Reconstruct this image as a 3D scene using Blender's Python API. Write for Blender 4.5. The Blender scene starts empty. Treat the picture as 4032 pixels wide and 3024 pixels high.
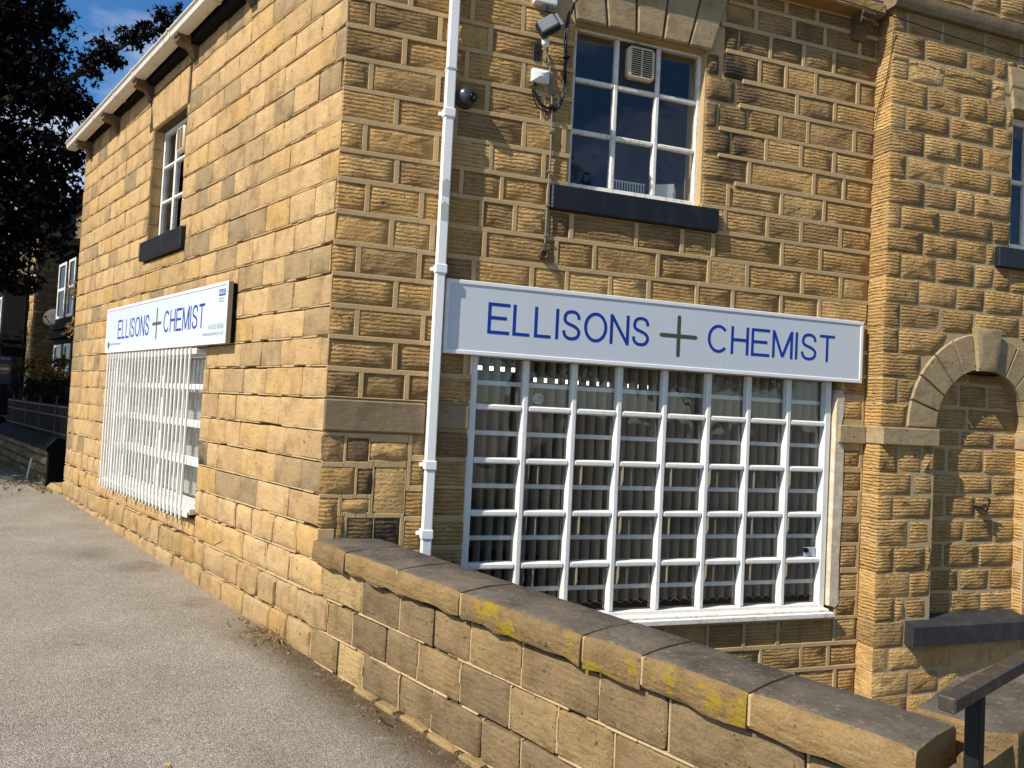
import bpy, bmesh, math, random
from math import sin, cos, pi, radians, sqrt, atan2
from mathutils import Vector, Matrix, noise

scene = bpy.context.scene
COL = scene.collection

# ------------------------------------------------------------------ camera, world, sun, exposure
cam_d = bpy.data.cameras.new('camera')
cam_d.sensor_fit = 'HORIZONTAL'; cam_d.sensor_width = 36.0; cam_d.lens = 27.036
cam_d.clip_start = 0.05; cam_d.clip_end = 2000.0
cam_d.dof.use_dof = True; cam_d.dof.focus_distance = 6.0; cam_d.dof.aperture_fstop = 11.0
cam = bpy.data.objects.new('camera', cam_d); COL.objects.link(cam)
cr = Vector((0.94516266, -0.32268302, 0.05043024)); cu = Vector((-0.05849159, -0.01532806, 0.99817022)); cw = Vector((0.32131958, 0.94638297, 0.03336175))
CAM = Vector((-0.46737473, -5.18548975, 1.6))
cam.matrix_world = Matrix(((cr.x, cu.x, -cw.x, CAM.x), (cr.y, cu.y, -cw.y, CAM.y), (cr.z, cu.z, -cw.z, CAM.z), (0, 0, 0, 1)))
scene.camera = cam

SUN_TRAVEL = Vector((1.0, 0.30, -1.0)).normalized()
sun_el = math.asin(-SUN_TRAVEL.z)
sun_az = atan2(-SUN_TRAVEL.x, -SUN_TRAVEL.y)          # clockwise from +Y

world = bpy.data.worlds.new('World'); scene.world = world; world.use_nodes = True
wn = world.node_tree; wn.nodes.clear()
w_out = wn.nodes.new('ShaderNodeOutputWorld'); w_bg = wn.nodes.new('ShaderNodeBackground')
w_sky = wn.nodes.new('ShaderNodeTexSky'); w_sky.sky_type = 'NISHITA'; w_sky.sun_disc = False
w_sky.sun_elevation = sun_el; w_sky.sun_rotation = sun_az
w_sky.air_density = 0.85; w_sky.dust_density = 0.15; w_sky.ozone_density = 3.4
w_tc = wn.nodes.new('ShaderNodeTexCoord'); w_map = wn.nodes.new('ShaderNodeMapping'); w_map.inputs['Scale'].default_value = (1.0, 1.0, 2.2)
w_map.inputs['Location'].default_value = (0.35, 0.1, 0.0)
w_no = wn.nodes.new('ShaderNodeTexNoise'); w_no.inputs['Scale'].default_value = 4.2; w_no.inputs['Detail'].default_value = 7.0; w_no.inputs['Roughness'].default_value = 0.55
w_rp = wn.nodes.new('ShaderNodeValToRGB'); w_rp.color_ramp.elements[0].position = 0.49; w_rp.color_ramp.elements[1].position = 0.74
w_rp.color_ramp.elements[1].color = (0.72, 0.72, 0.72, 1)
w_mx = wn.nodes.new('ShaderNodeMixRGB'); w_mx.inputs['Color2'].default_value = (6.2, 6.3, 6.6, 1)
w_hs = wn.nodes.new('ShaderNodeHueSaturation'); w_hs.inputs['Saturation'].default_value = 1.25
wn.links.new(w_tc.outputs['Generated'], w_map.inputs['Vector']); wn.links.new(w_map.outputs['Vector'], w_no.inputs['Vector'])
wn.links.new(w_no.outputs['Fac'], w_rp.inputs['Fac']); wn.links.new(w_rp.outputs['Color'], w_mx.inputs['Fac'])
wn.links.new(w_sky.outputs['Color'], w_hs.inputs['Color']); wn.links.new(w_hs.outputs['Color'], w_mx.inputs['Color1'])
wn.links.new(w_mx.outputs['Color'], w_bg.inputs['Color']); w_bg.inputs['Strength'].default_value = 0.12
wn.links.new(w_bg.outputs['Background'], w_out.inputs['Surface'])

sun_d = bpy.data.lights.new('sun', 'SUN'); sun_d.energy = 5.0; sun_d.angle = radians(0.53); sun_d.color = (1.0, 0.95, 0.86)
sun = bpy.data.objects.new('sun', sun_d); COL.objects.link(sun)
sun.rotation_euler = SUN_TRAVEL.to_track_quat('-Z', 'Y').to_euler(); sun.location = (-20, -6, 20)

vs = scene.view_settings; vs.view_transform = 'Standard'; vs.look = 'None'; vs.gamma = 1.0; vs.exposure = 0.34; vs.use_curve_mapping = False
scene.render.engine = 'CYCLES'
scene.cycles.max_bounces = 8; scene.cycles.transparent_max_bounces = 12; scene.cycles.diffuse_bounces = 3

# ------------------------------------------------------------------ materials
MAT = {}
class NT:
    def __init__(self, name):
        self.m = bpy.data.materials.new(name); self.m.use_nodes = True; self.t = self.m.node_tree; self.t.nodes.clear()
        self.out = self.t.nodes.new('ShaderNodeOutputMaterial'); MAT[name] = self.m
    def n(self, ty, **kw):
        nd = self.t.nodes.new(ty)
        for k_, v in kw.items():
            if k_.startswith('_'): setattr(nd, k_[1:], v)
            else: self.i(nd, k_.replace('__', ' '), v)
        return nd
    def i(self, nd, key, v):
        if isinstance(key, str) and key.isdigit(): key = int(key)
        s = nd.inputs[key]
        if isinstance(v, bpy.types.NodeSocket): self.t.links.new(v, s)
        elif isinstance(v, bpy.types.Node): self.t.links.new(v.outputs[0], s)
        else: s.default_value = v
    def pos(self, sc=(1, 1, 1)):
        g = self.n('ShaderNodeNewGeometry'); mp = self.n('ShaderNodeMapping'); self.i(mp, 'Vector', g.outputs['Position']); mp.inputs['Scale'].default_value = sc
        return mp.outputs[0]
    def noise(self, scale, vec=None, detail=5.0, rough=0.55, dist=0.0):
        return self.n('ShaderNodeTexNoise', Vector=vec if vec is not None else self.pos(), Scale=scale, Detail=detail, Roughness=rough, Distortion=dist).outputs['Fac']
    def ramp(self, fac, *stops):
        r = self.n('ShaderNodeValToRGB'); self.i(r, 'Fac', fac); e = r.color_ramp.elements
        while len(e) < len(stops): e.new(0.5)
        for el, (p, c) in zip(e, stops):
            el.position = p; el.color = (c, c, c, 1) if not isinstance(c, tuple) else (*c, 1)
        return r.outputs['Color']
    def mix(self, fac, a, b, bt='MIX'):
        m = self.n('ShaderNodeMixRGB', _blend_type=bt); self.i(m, 'Fac', fac)
        for k_, v in (('Color1', a), ('Color2', b)):
            self.i(m, k_, (*v, 1) if isinstance(v, tuple) else v)
        return m.outputs[0]
    def math(self, op, a, b=0.0):
        m = self.n('ShaderNodeMath', _operation=op); self.i(m, 0, a); self.i(m, 1, b); return m.outputs[0]
    def attr(self, name):
        return self.n('ShaderNodeAttribute', _attribute_name=name).outputs['Fac']
    def bump(self, h, dist=0.005, strength=1.0, normal=None):
        b = self.n('ShaderNodeBump', Strength=strength, Distance=dist, Height=h)
        if normal is not None: self.i(b, 'Normal', normal)
        return b.outputs[0]
    def done(self, color, rough=0.85, normal=None, spec=0.3, metal=0.0, **kw):
        p = self.n('ShaderNodeBsdfPrincipled'); self.i(p, 'Base Color', (*color, 1) if isinstance(color, tuple) else color)
        self.i(p, 'Roughness', rough); self.i(p, 'Specular IOR Level', spec); self.i(p, 'Metallic', metal)
        if normal is not None: self.i(p, 'Normal', normal)
        for k_, v in kw.items(): self.i(p, k_.replace('_', ' '), v)
        self.t.links.new(p.outputs[0], self.out.inputs['Surface']); return self.m

def stone_material(name, ramp, tool_amt, grain=0.0016, dark=(0.030, 0.028, 0.026), lichen=None, top=None):
    M = NT(name)
    tone = M.attr('tone'); tool = M.attr('tool'); soot = M.attr('soot')
    base = M.ramp(tone, *ramp)
    P = M.pos()
    mott = M.noise(6.0, P, 6.0, 0.6)
    base = M.mix(0.75, base, M.ramp(mott, (0.28, (0.58, 0.54, 0.49)), (0.5, (1.0, 1.0, 1.0)), (0.75, (1.16, 1.12, 1.02))), 'MULTIPLY')
    veins = M.noise(9.0, M.pos((1, 1, 5.0)), 4.0, 0.6, 0.8)
    base = M.mix(0.45, base, M.ramp(veins, (0.35, (0.82, 0.72, 0.56)), (0.6, (1.05, 1.03, 1.0))), 'MULTIPLY')
    fine = M.noise(105.0, P, 4.0, 0.75)
    base = M.mix(0.7, base, M.ramp(fine, (0.3, (0.62, 0.60, 0.57)), (0.65, (1.2, 1.2, 1.2))), 'MULTIPLY')
    streak = M.noise(3.0, M.pos((3, 3, 0.45)), 4.0, 0.6)
    base = M.mix(M.ramp(streak, (0.56, 0.0), (0.72, 0.40)), base, M.mix(1.0, base, (0.55, 0.53, 0.50), 'MULTIPLY'))
    if lichen:
        lm = M.ramp(M.noise(4.2, M.pos((1.0, 1.0, 0.8)), 9.0, 0.66), (0.51, 0.0), (0.56, 1.0))
        lm = M.math('MULTIPLY', lm, M.ramp(M.noise(60.0, P, 4.0, 0.8), (0.36, 0.0), (0.47, 1.0)))
        lm = M.math('MULTIPLY', lm, M.math('MULTIPLY', M.attr('lich'), lichen))
        base = M.mix(lm, base, (0.27, 0.180, 0.012))
    pits = M.ramp(M.noise(34.0, P, 2.0, 0.5), (0.26, 0.0), (0.31, 1.0))
    base = M.mix(M.math('SUBTRACT', 1.0, pits), base, (0.10, 0.07, 0.04))
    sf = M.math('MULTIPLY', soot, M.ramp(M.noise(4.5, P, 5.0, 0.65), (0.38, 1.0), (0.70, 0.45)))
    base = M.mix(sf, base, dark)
    # tooled furrows along the bed with broken crests
    wob = M.noise(11.0, M.pos((0.8, 0.8, 1.0)), 3.0, 0.6)
    zz = M.n('ShaderNodeSeparateXYZ', Vector=M.pos()).outputs['Z']
    ph = M.math('ADD', M.math('ADD', M.math('MULTIPLY', zz, 228.0), M.math('MULTIPLY', wob, 8.0)), M.math('MULTIPLY', tone, 60.0))
    furrow = M.math('ADD', M.math('MULTIPLY', M.math('SINE', ph), 0.5), 0.5)
    furrow = M.math('MULTIPLY', furrow, M.ramp(M.noise(30.0, M.pos((0.7, 0.7, 1.6)), 4.0, 0.7), (0.36, 0.05), (0.6, 1.0)))
    lumps = M.noise(16.0, M.pos((1, 1, 1.6)), 7.0, 0.62)
    h = M.mix(tool, M.math('MULTIPLY', lumps, 1.0), M.math('ADD', M.math('MULTIPLY', furrow, 0.62), M.math('MULTIPLY', lumps, 0.85)))
    h2 = M.math('ADD', M.math('MULTIPLY', fine, 0.5), M.math('MULTIPLY', pits, 1.2))
    nb = M.bump(h2, grain)
    nb = M.bump(h, tool_amt, 1.0, nb)
    M.done(base, 0.9, nb, 0.22)
    return M

YELLOW = ((0.0, (0.275, 0.205, 0.112)), (0.22, (0.380, 0.258, 0.132)), (0.5, (0.468, 0.308, 0.145)), (0.78, (0.512, 0.348, 0.172)), (1.0, (0.478, 0.300, 0.112)))
BROWN = ((0.0, (0.315, 0.205, 0.098)), (0.3, (0.435, 0.272, 0.108)), (0.6, (0.53, 0.328, 0.122)), (1.0, (0.59, 0.388, 0.165)))
stone_material('sawn_sandstone', YELLOW, 0.0035, lichen=0.0)
stone_material('tooled_sandstone', BROWN, 0.023)
stone_material('dressed_sandstone', ((0.0, (0.27, 0.205, 0.122)), (0.5, (0.375, 0.285, 0.165)), (1.0, (0.43, 0.325, 0.185))), 0.0045)
M = NT('shaded_mortar'); M.done(M.mix(M.noise(30), (0.05, 0.034, 0.018), (0.12, 0.085, 0.045)), 0.95)  # mortar core darkened so the shade inside cracks is in its colour
stone_material('wall_sandstone', ((0.0, (0.175, 0.124, 0.070)), (0.35, (0.225, 0.158, 0.082)), (0.7, (0.285, 0.196, 0.092)), (1.0, (0.42, 0.295, 0.135))), 0.014, grain=0.003)
stone_material('coping_sandstone', ((0.0, (0.19, 0.126, 0.060)), (1.0, (0.27, 0.180, 0.080))), 0.016, grain=0.003, lichen=1.0)
stone_material('painted_stone', ((0.0, (0.020, 0.022, 0.028)), (1.0, (0.030, 0.032, 0.040))), 0.004)

M = NT('flagstone_grey'); P = M.pos()
c = M.mix(M.ramp(M.noise(5, P, 6, 0.65), (0.35, 0.0), (0.65, 1.0)), (0.070, 0.057, 0.044), (0.150, 0.122, 0.086))
c = M.mix(M.ramp(M.noise(38, M.pos((1, 1, 1)), 5, 0.75), (0.56, 0.0), (0.66, 0.85)), c, (0.25, 0.19, 0.12))
c = M.mix(M.ramp(M.noise(75, M.pos((1, 1, 1)), 4, 0.8), (0.34, 0.8), (0.44, 0.0)), c, (0.03, 0.026, 0.022))
c = M.mix(M.ramp(M.noise(24, M.pos((1.3, 0.6, 1)), 4, 0.75), (0.64, 0.0), (0.70, 0.75)), c, (0.30, 0.14, 0.03))
M.done(c, 0.85, M.bump(M.noise(45, P, 8, 0.7), 0.006), 0.25)

M = NT('mortar_buff'); P = M.pos()
c = M.mix(M.noise(9, P, 5, 0.6), (0.43, 0.292, 0.138), (0.54, 0.385, 0.200))
c = M.mix(M.ramp(M.noise(2.2, P, 5, 0.65), (0.54, 0.0), (0.74, 0.5)), c, (0.24, 0.175, 0.10))
M.done(c, 0.93, M.bump(M.noise(80, P, 6, 0.7), 0.004), 0.15)
M = NT('mortar_pale'); P = M.pos()
c = M.mix(M.noise(14, P, 5, 0.6), (0.40, 0.280, 0.140), (0.54, 0.395, 0.215))
M.done(c, 0.93, M.bump(M.noise(60, P, 6, 0.7), 0.007), 0.15)
M = NT('plaster_render'); P = M.pos()
c = M.mix(M.ramp(M.noise(12, P, 6, 0.7), (0.45, 0.0), (0.62, 1.0)), (0.56, 0.45, 0.30), (0.70, 0.62, 0.48))
M.done(c, 0.9, M.bump(M.noise(50, P, 6, 0.7), 0.006), 0.2)

def paint(name, col, dirt=(0.35, 0.27, 0.18), amt=0.35, rough=0.42, bumpd=0.0015, scale=18.0, stretch=(1, 1, 0.35), spec=0.4):
    M = NT(name)
    f = M.ramp(M.noise(scale, M.pos(stretch), 6, 0.7), (0.52, 0.0), (0.74, amt))
    c = M.mix(f, col, dirt)
    c = M.mix(M.ramp(M.noise(130, M.pos(), 3, 0.7), (0.66, 0.0), (0.70, amt * 0.8)), c, dirt)
    M.done(c, rough, M.bump(M.noise(55, M.pos(), 5, 0.65), bumpd), spec)
paint('white_gloss', (0.82, 0.79, 0.72), amt=0.30)
paint('white_upvc', (0.84, 0.83, 0.79), (0.45, 0.42, 0.38), 0.16, 0.30, 0.0004)
paint('flaking_white', (0.78, 0.74, 0.66), (0.20, 0.15, 0.10), 0.75, 0.55, 0.003, 26)
paint('gutter_white', (0.66, 0.60, 0.50), (0.30, 0.24, 0.17), 0.5, 0.4, 0.0006, 9)
paint('sign_white', (0.60, 0.635, 0.655), (0.50, 0.52, 0.53), 0.25, 0.28, 0.0, 3)
paint('sign_frame', (0.80, 0.79, 0.76), (0.55, 0.54, 0.52), 0.15, 0.35, 0.0)
paint('aluminium_edge', (0.30, 0.28, 0.25), (0.20, 0.16, 0.12), 0.4, 0.45, 0.0)
paint('letter_blue', (0.005, 0.040, 0.30), (0.01, 0.05, 0.30), 0.1, 0.35, 0.0)
paint('letter_olive', (0.085, 0.075, 0.045), (0.1, 0.09, 0.06), 0.1, 0.4, 0.0)
paint('print_grey', (0.36, 0.40, 0.46), (0.40, 0.43, 0.48), 0.1, 0.5, 0.0)
paint('print_dark', (0.07, 0.08, 0.10), (0.1, 0.1, 0.1), 0.1, 0.5, 0.0)
paint('black_paint', (0.006, 0.006, 0.006), (0.014, 0.013, 0.011), 0.5, 0.75, 0.001, 12, spec=0.08)
paint('black_iron', (0.010, 0.010, 0.011), (0.04, 0.03, 0.02), 0.35, 0.5, 0.001, 20, spec=0.2)
paint('sill_black', (0.010, 0.011, 0.013), (0.055, 0.048, 0.04), 0.45, 0.42, 0.004, 7, (1, 1, 0.3))
paint('slate_paint', (0.026, 0.027, 0.028), (0.10, 0.085, 0.06), 0.55, 0.6, 0.005, 9)
paint('worn_steel', (0.050, 0.042, 0.034), (0.22, 0.115, 0.03), 0.8, 0.38, 0.0012, 26, (1, 1, 1))
paint('grey_plastic', (0.20, 0.21, 0.22), (0.12, 0.11, 0.10), 0.3, 0.4, 0.0)
paint('white_plastic', (0.74, 0.74, 0.72), (0.5, 0.47, 0.42), 0.2, 0.35, 0.0)
paint('cream_plastic', (0.60, 0.48, 0.30), (0.35, 0.26, 0.15), 0.3, 0.4, 0.0)
paint('cable_black', (0.010, 0.010, 0.011), (0.05, 0.045, 0.04), 0.3, 0.5, 0.0)
paint('cable_grey', (0.20, 0.17, 0.13), (0.10, 0.08, 0.06), 0.4, 0.6, 0.0)
paint('rust_iron', (0.075, 0.045, 0.022), (0.03, 0.02, 0.012), 0.6, 0.8, 0.003)
paint('navy_board', (0.012, 0.018, 0.032), (0.02, 0.025, 0.04), 0.2, 0.4, 0.0)
paint('bronze_disc', (0.20, 0.095, 0.022), (0.22, 0.1, 0.03), 0.1, 0.4, 0.0)
paint('blind_fabric', (0.40, 0.33, 0.24), (0.33, 0.27, 0.19), 0.25, 0.8, 0.0, 4)
paint('blind_white', (0.66, 0.62, 0.55), (0.5, 0.46, 0.4), 0.2, 0.8, 0.0, 4)
M = NT('added_glow'); em = M.n('ShaderNodeEmission', Color=(1.0, 0.90, 0.72, 1), Strength=3.0); M.t.links.new(em.outputs[0], M.out.inputs['Surface'])
paint('room_wall', (0.34, 0.31, 0.26), (0.28, 0.25, 0.2), 0.2, 0.9, 0.0, 3)
paint('room_floor', (0.09, 0.075, 0.06), (0.06, 0.05, 0.04), 0.3, 0.8, 0.0, 3)
paint('paper_white', (0.72, 0.71, 0.68), (0.6, 0.58, 0.52), 0.1, 0.7, 0.0)
paint('roof_slate', (0.05, 0.05, 0.055), (0.09, 0.085, 0.08), 0.5, 0.7, 0.006, 14)
paint('sticker_white', (0.46, 0.46, 0.42), (0.36, 0.36, 0.33), 0.2, 0.5, 0.0)
M = NT('dome_metal'); M.done((0.10, 0.10, 0.105), 0.28, None, 0.5, 0.75)
M = NT('dark_glass'); M.done((0.006, 0.007, 0.009), 0.2, None, 0.12)

M = NT('window_glass')
tr = M.n('ShaderNodeBsdfTransparent'); tr.inputs['Color'].default_value = (0.90, 0.93, 0.93, 1)
gl = M.n('ShaderNodeBsdfGlossy'); gl.inputs['Roughness'].default_value = 0.012
lw = M.n('ShaderNodeLayerWeight'); lw.inputs['Blend'].default_value = 0.5
fz = M.math('ADD', 0.085, M.math('MULTIPLY', 0.93, M.math('POWER', lw.outputs['Facing'], 5.0)))
M.i(gl, 'Normal', M.bump(M.noise(3.0, M.pos(), 2, 0.5), 0.004))
mx = M.n('ShaderNodeMixShader'); M.i(mx, 0, fz); M.i(mx, 1, tr); M.i(mx, 2, gl)
M.t.links.new(mx.outputs[0], M.out.inputs['Surface'])

M = NT('asphalt_paving'); P = M.pos()
v = M.n('ShaderNodeTexVoronoi', Vector=P, Scale=190.0); vr = M.n('ShaderNodeSeparateColor', Color=v.outputs['Color']).outputs[0]
c = M.ramp(vr, (0.0, (0.16, 0.135, 0.105)), (0.45, (0.32, 0.280, 0.224)), (0.8, (0.415, 0.365, 0.295)), (1.0, (0.57, 0.51, 0.42)))
c = M.mix(0.8, c, M.ramp(M.noise(70, P, 4, 0.75), (0.3, (0.7, 0.69, 0.67)), (0.7, (1.22, 1.22, 1.22))), 'MULTIPLY')
c = M.mix(0.8, c, M.ramp(M.noise(1.7, P, 6, 0.6), (0.3, (0.78, 0.765, 0.74)), (0.7, (1.12, 1.12, 1.12))), 'MULTIPLY')
c = M.mix(M.ramp(M.noise(3.3, P, 5, 0.7), (0.64, 0.0), (0.74, 0.6)), c, (0.10, 0.083, 0.06))
wd = M.attr('soil')
wm = M.math('MULTIPLY', wd, M.ramp(M.noise(7.5, P, 7, 0.7), (0.26, 0.0), (0.44, 1.0)))
c = M.mix(wm, c, M.mix(M.noise(50, P, 4, 0.8), (0.048, 0.032, 0.016), (0.17, 0.118, 0.06)))
sd_ = M.math('MULTIPLY', M.attr('sand'), M.ramp(M.noise(16, P, 6, 0.7), (0.42, 0.0), (0.66, 0.8)))
c = M.mix(sd_, c, (0.38, 0.275, 0.15))
hh = M.math('ADD', M.math('MULTIPLY', v.outputs['Distance'], -1.0), M.math('MULTIPLY', M.noise(70, P, 5, 0.7), 0.9))
M.done(c, 0.9, M.bump(hh, 0.006), 0.25)
M = NT('soil'); P = M.pos()
c = M.mix(M.noise(42, P, 6, 0.8), (0.035, 0.024, 0.013), (0.14, 0.098, 0.052))
M.done(c, 0.95, M.bump(M.noise(60, P, 6, 0.8), 0.012), 0.1)
M = NT('dry_stalk'); M.done(M.mix(M.noise(30), (0.20, 0.12, 0.05), (0.45, 0.33, 0.18)), 0.8)
M = NT('dry_leaf'); M.done(M.mix(M.noise(9), (0.32, 0.16, 0.035), (0.50, 0.30, 0.09)), 0.7)
def leafmat(name, a, b_, tl=0.25):
    M = NT(name); c = M.mix(M.attr('tone'), a, b_)
    d = M.n('ShaderNodeBsdfPrincipled'); M.i(d, 'Base Color', c); M.i(d, 'Roughness', 0.7); M.i(d, 'Specular IOR Level', 0.08)
    t = M.n('ShaderNodeBsdfTranslucent'); M.i(t, 'Color', c)
    m = M.n('ShaderNodeMixShader'); M.i(m, 0, tl); M.i(m, 1, d); M.i(m, 2, t); M.t.links.new(m.outputs[0], M.out.inputs['Surface'])
leafmat('copper_leaf', (0.003, 0.0024, 0.0022), (0.011, 0.0065, 0.0045), 0.08)
leafmat('hedge_leaf', (0.006, 0.009, 0.004), (0.018, 0.022, 0.009))
leafmat('shrub_leaf', (0.06, 0.04, 0.012), (0.22, 0.13, 0.035), 0.3)
leafmat('autumn_leaf', (0.20, 0.13, 0.04), (0.42, 0.28, 0.10), 0.3)
M = NT('bark'); M.done(M.mix(M.noise(20), (0.020, 0.015, 0.011), (0.06, 0.047, 0.035)), 0.9, M.bump(M.noise(30, None, 6, 0.7), 0.02))

# ------------------------------------------------------------------ mesh helpers
class Fr:
    def __init__(self, t, n, o=(0, 0, 0)):
        self.t = Vector(t); self.n = Vector(n); self.o = Vector(o)
    def P(self, s, d, z):
        return self.o + self.t * s + self.n * d + Vector((0, 0, z))
TA = Vector((-0.38249027, 0.92395952, 0)); NA = Vector((-0.92395952, -0.38249027, 0))
FA = Fr(TA, NA); FB = Fr((1, 0, 0), (0, -1, 0)); FR = Fr(-TA, NA)     # side wall, front wall, side wall read left to right

ATTR = ('tone', 'tool', 'soot', 'lich')
class MB:
    def __init__(self):
        self.v = []; self.f = []; self.mi = []; self.a = []
    def add(self, vs_, fs, mi=0, at=(0.5, 0, 0, 0)):
        k = len(self.v); self.v += [Vector(q) for q in vs_]; self.a += at if isinstance(at, list) else [at] * len(vs_)
        self.f += [tuple(i + k for i in f) for f in fs]; self.mi += [mi] * len(fs)
    def cbox(self, fr, s0, s1, d0, d1, z0, z1, c=0.004, mi=0, at=(0.5, 0, 0, 0), topmi=None):
        c = min(c, 0.45 * min(abs(s1 - s0), abs(d1 - d0), abs(z1 - z0)))
        V = []; idx = {}
        for a_, sa in ((0, -1), (1, 1)):
            for b_, sb in ((0, -1), (1, 1)):
                for c_, sc in ((0, -1), (1, 1)):
                    S = (s0, s1)[a_]; D = (d0, d1)[b_]; Z = (z0, z1)[c_]
                    for ax in range(3):
                        q = [S - sa * c, D - sb * c, Z - sc * c]; q[ax] = (S, D, Z)[ax]
                        idx[(a_, b_, c_, ax)] = len(V); V.append(fr.P(*q))
        F = []
        for a_ in (0, 1):
            F.append([idx[(a_, x, y, 0)] for x, y in ((0, 0), (1, 0), (1, 1), (0, 1))])
            F.append([idx[(x, a_, y, 1)] for x, y in ((0, 0), (1, 0), (1, 1), (0, 1))])
            F.append([idx[(x, y, a_, 2)] for x, y in ((0, 0), (1, 0), (1, 1), (0, 1))])
        top_i = 5
        for i in (0, 1):
            for j in (0, 1):
                F.append([idx[(0, i, j, 1)], idx[(1, i, j, 1)], idx[(1, i, j, 2)], idx[(0, i, j, 2)]])
                F.append([idx[(i, 0, j, 0)], idx[(i, 1, j, 0)], idx[(i, 1, j, 2)], idx[(i, 0, j, 2)]])
                F.append([idx[(i, j, 0, 0)], idx[(i, j, 1, 0)], idx[(i, j, 1, 1)], idx[(i, j, 0, 1)]])
                for k in (0, 1): F.append([idx[(i, j, k, ax)] for ax in range(3)])
        m0 = len(self.mi); self.add(V, F, mi, at)
        if topmi is not None: self.mi[m0 + top_i] = topmi
    def prism(self, fr, poly, d0, d1, mi=0, at=(0.5, 0, 0, 0), bev=0.0):
        n = len(poly); cs = sum(p[0] for p in poly) / n; cz = sum(p[1] for p in poly) / n
        V = [fr.P(s, d0, z) for s, z in poly] + [fr.P(s, d1 - bev, z) for s, z in poly]
        F = [[i, (i + 1) % n, n + (i + 1) % n, n + i] for i in range(n)] + [list(range(n))]
        if bev:
            hs = max(abs(p[0] - cs) for p in poly); hz = max(abs(p[1] - cz) for p in poly)
            V += [fr.P(cs + (s - cs) * (1 - bev / hs), d1, cz + (z - cz) * (1 - bev / hz)) for s, z in poly]
            F += [[n + i, n + (i + 1) % n, 2 * n + (i + 1) % n, 2 * n + i] for i in range(n)] + [[2 * n + i for i in range(n)]]
        else: F.append([n + i for i in range(n)])
        self.add(V, F, mi, at)
    def tube(self, pts, r, sides=6, mi=0, at=(0.5, 0, 0, 0), taper=None):
        pts = [Vector(p) for p in pts]; V = []; F = []
        for i, p in enumerate(pts):
            t = (pts[min(i + 1, len(pts) - 1)] - pts[max(i - 1, 0)]).normalized()
            a = t.cross(Vector((0.31, 0.2, 0.93))).normalized(); b = t.cross(a)
            rr = r if taper is None else r + (taper - r) * i / (len(pts) - 1)
            for k in range(sides): V.append(p + (a * cos(2 * pi * k / sides) + b * sin(2 * pi * k / sides)) * rr)
        for i in range(len(pts) - 1):
            for k in range(sides):
                F.append([i * sides + k, i * sides + (k + 1) % sides, (i + 1) * sides + (k + 1) % sides, (i + 1) * sides + k])
        F.append(list(range(sides))); F.append([(len(pts) - 1) * sides + k for k in range(sides)])
        self.add(V, F, mi, at)
    def lathe(self, o, ax, prof, sides=20, mi=0):
        o = Vector(o); ax = Vector(ax).normalized(); a = ax.cross(Vector((0.3, 0.1, 0.9))).normalized(); b = ax.cross(a); V = []; F = []
        for r, h in prof:
            for k in range(sides): V.append(o + ax * h + (a * cos(2 * pi * k / sides) + b * sin(2 * pi * k / sides)) * max(r, 1e-4))
        for i in range(len(prof) - 1):
            for k in range(sides): F.append([i * sides + k, i * sides + (k + 1) % sides, (i + 1) * sides + (k + 1) % sides, (i + 1) * sides + k])
        F.append(list(range(sides))); F.append([(len(prof) - 1) * sides + k for k in range(sides)])
        self.add(V, F, mi)
    def obox(self, c, X, Y, Z, hx, hy, hz, ch=0.004, mi=0):
        f = Fr(X, Y, c); z = Vector(Z); m = MB()
        m.cbox(Fr((1, 0, 0), (0, 1, 0)), -hx, hx, -hy, hy, -hz, hz, ch)
        self.add([Vector(c) + Vector(X) * q.x + Vector(Y) * q.y + z * q.z for q in m.v], m.f, mi)

ROOT = {}
def put(name, mb, mats, parent=None, kind=None, label=None, cat=None, group=None, smooth=35, recalc=True, origin=None):
    if parent is not None: base = ROOT[parent]
    elif origin is not None: base = Vector(origin)
    else:
        xs = [q.x for q in mb.v]; ys = [q.y for q in mb.v]; zs = [q.z for q in mb.v]
        base = Vector(((min(xs) + max(xs)) / 2, (min(ys) + max(ys)) / 2, min(zs)))
    me = bpy.data.meshes.new(name)
    me.from_pydata([q - base for q in mb.v], [], mb.f)
    if isinstance(mats, str): mats = (mats,)
    for m in mats: me.materials.append(MAT[m])
    if len(mats) > 1: me.polygons.foreach_set('material_index', mb.mi)
    if any(t != (0.5, 0, 0, 0) for t in mb.a[:1]) or len(set(mb.a)) > 1:
        for j, an in enumerate(ATTR):
            at = me.attributes.new(an, 'FLOAT', 'POINT'); at.data.foreach_set('value', [t[j] for t in mb.a])
    if recalc:
        bm = bmesh.new(); bm.from_mesh(me); bmesh.ops.recalc_face_normals(bm, faces=bm.faces); bm.to_mesh(me); bm.free()
    if smooth:
        me.polygons.foreach_set('use_smooth', [True] * len(me.polygons)); me.set_sharp_from_angle(angle=radians(smooth))
    o = bpy.data.objects.new(name, me); COL.objects.link(o)
    if parent is not None: o.parent = parent; ROOT[o] = base
    else: o.location = base; ROOT[o] = base
    if kind: o['kind'] = kind
    if label: o['label'] = label
    if cat: o['category'] = cat
    if group: o['group'] = group
    return o
def thing(name, label, cat, loc, group=None):
    o = bpy.data.objects.new(name, None); COL.objects.link(o); o.location = loc; ROOT[o] = Vector(loc); o.empty_display_size = 0.2
    o['label'] = label; o['category'] = cat
    if group: o['group'] = group
    return o
def empty_part(name, parent):
    o = bpy.data.objects.new(name, None); COL.objects.link(o); o.parent = parent; ROOT[o] = ROOT[parent]; return o

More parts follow.
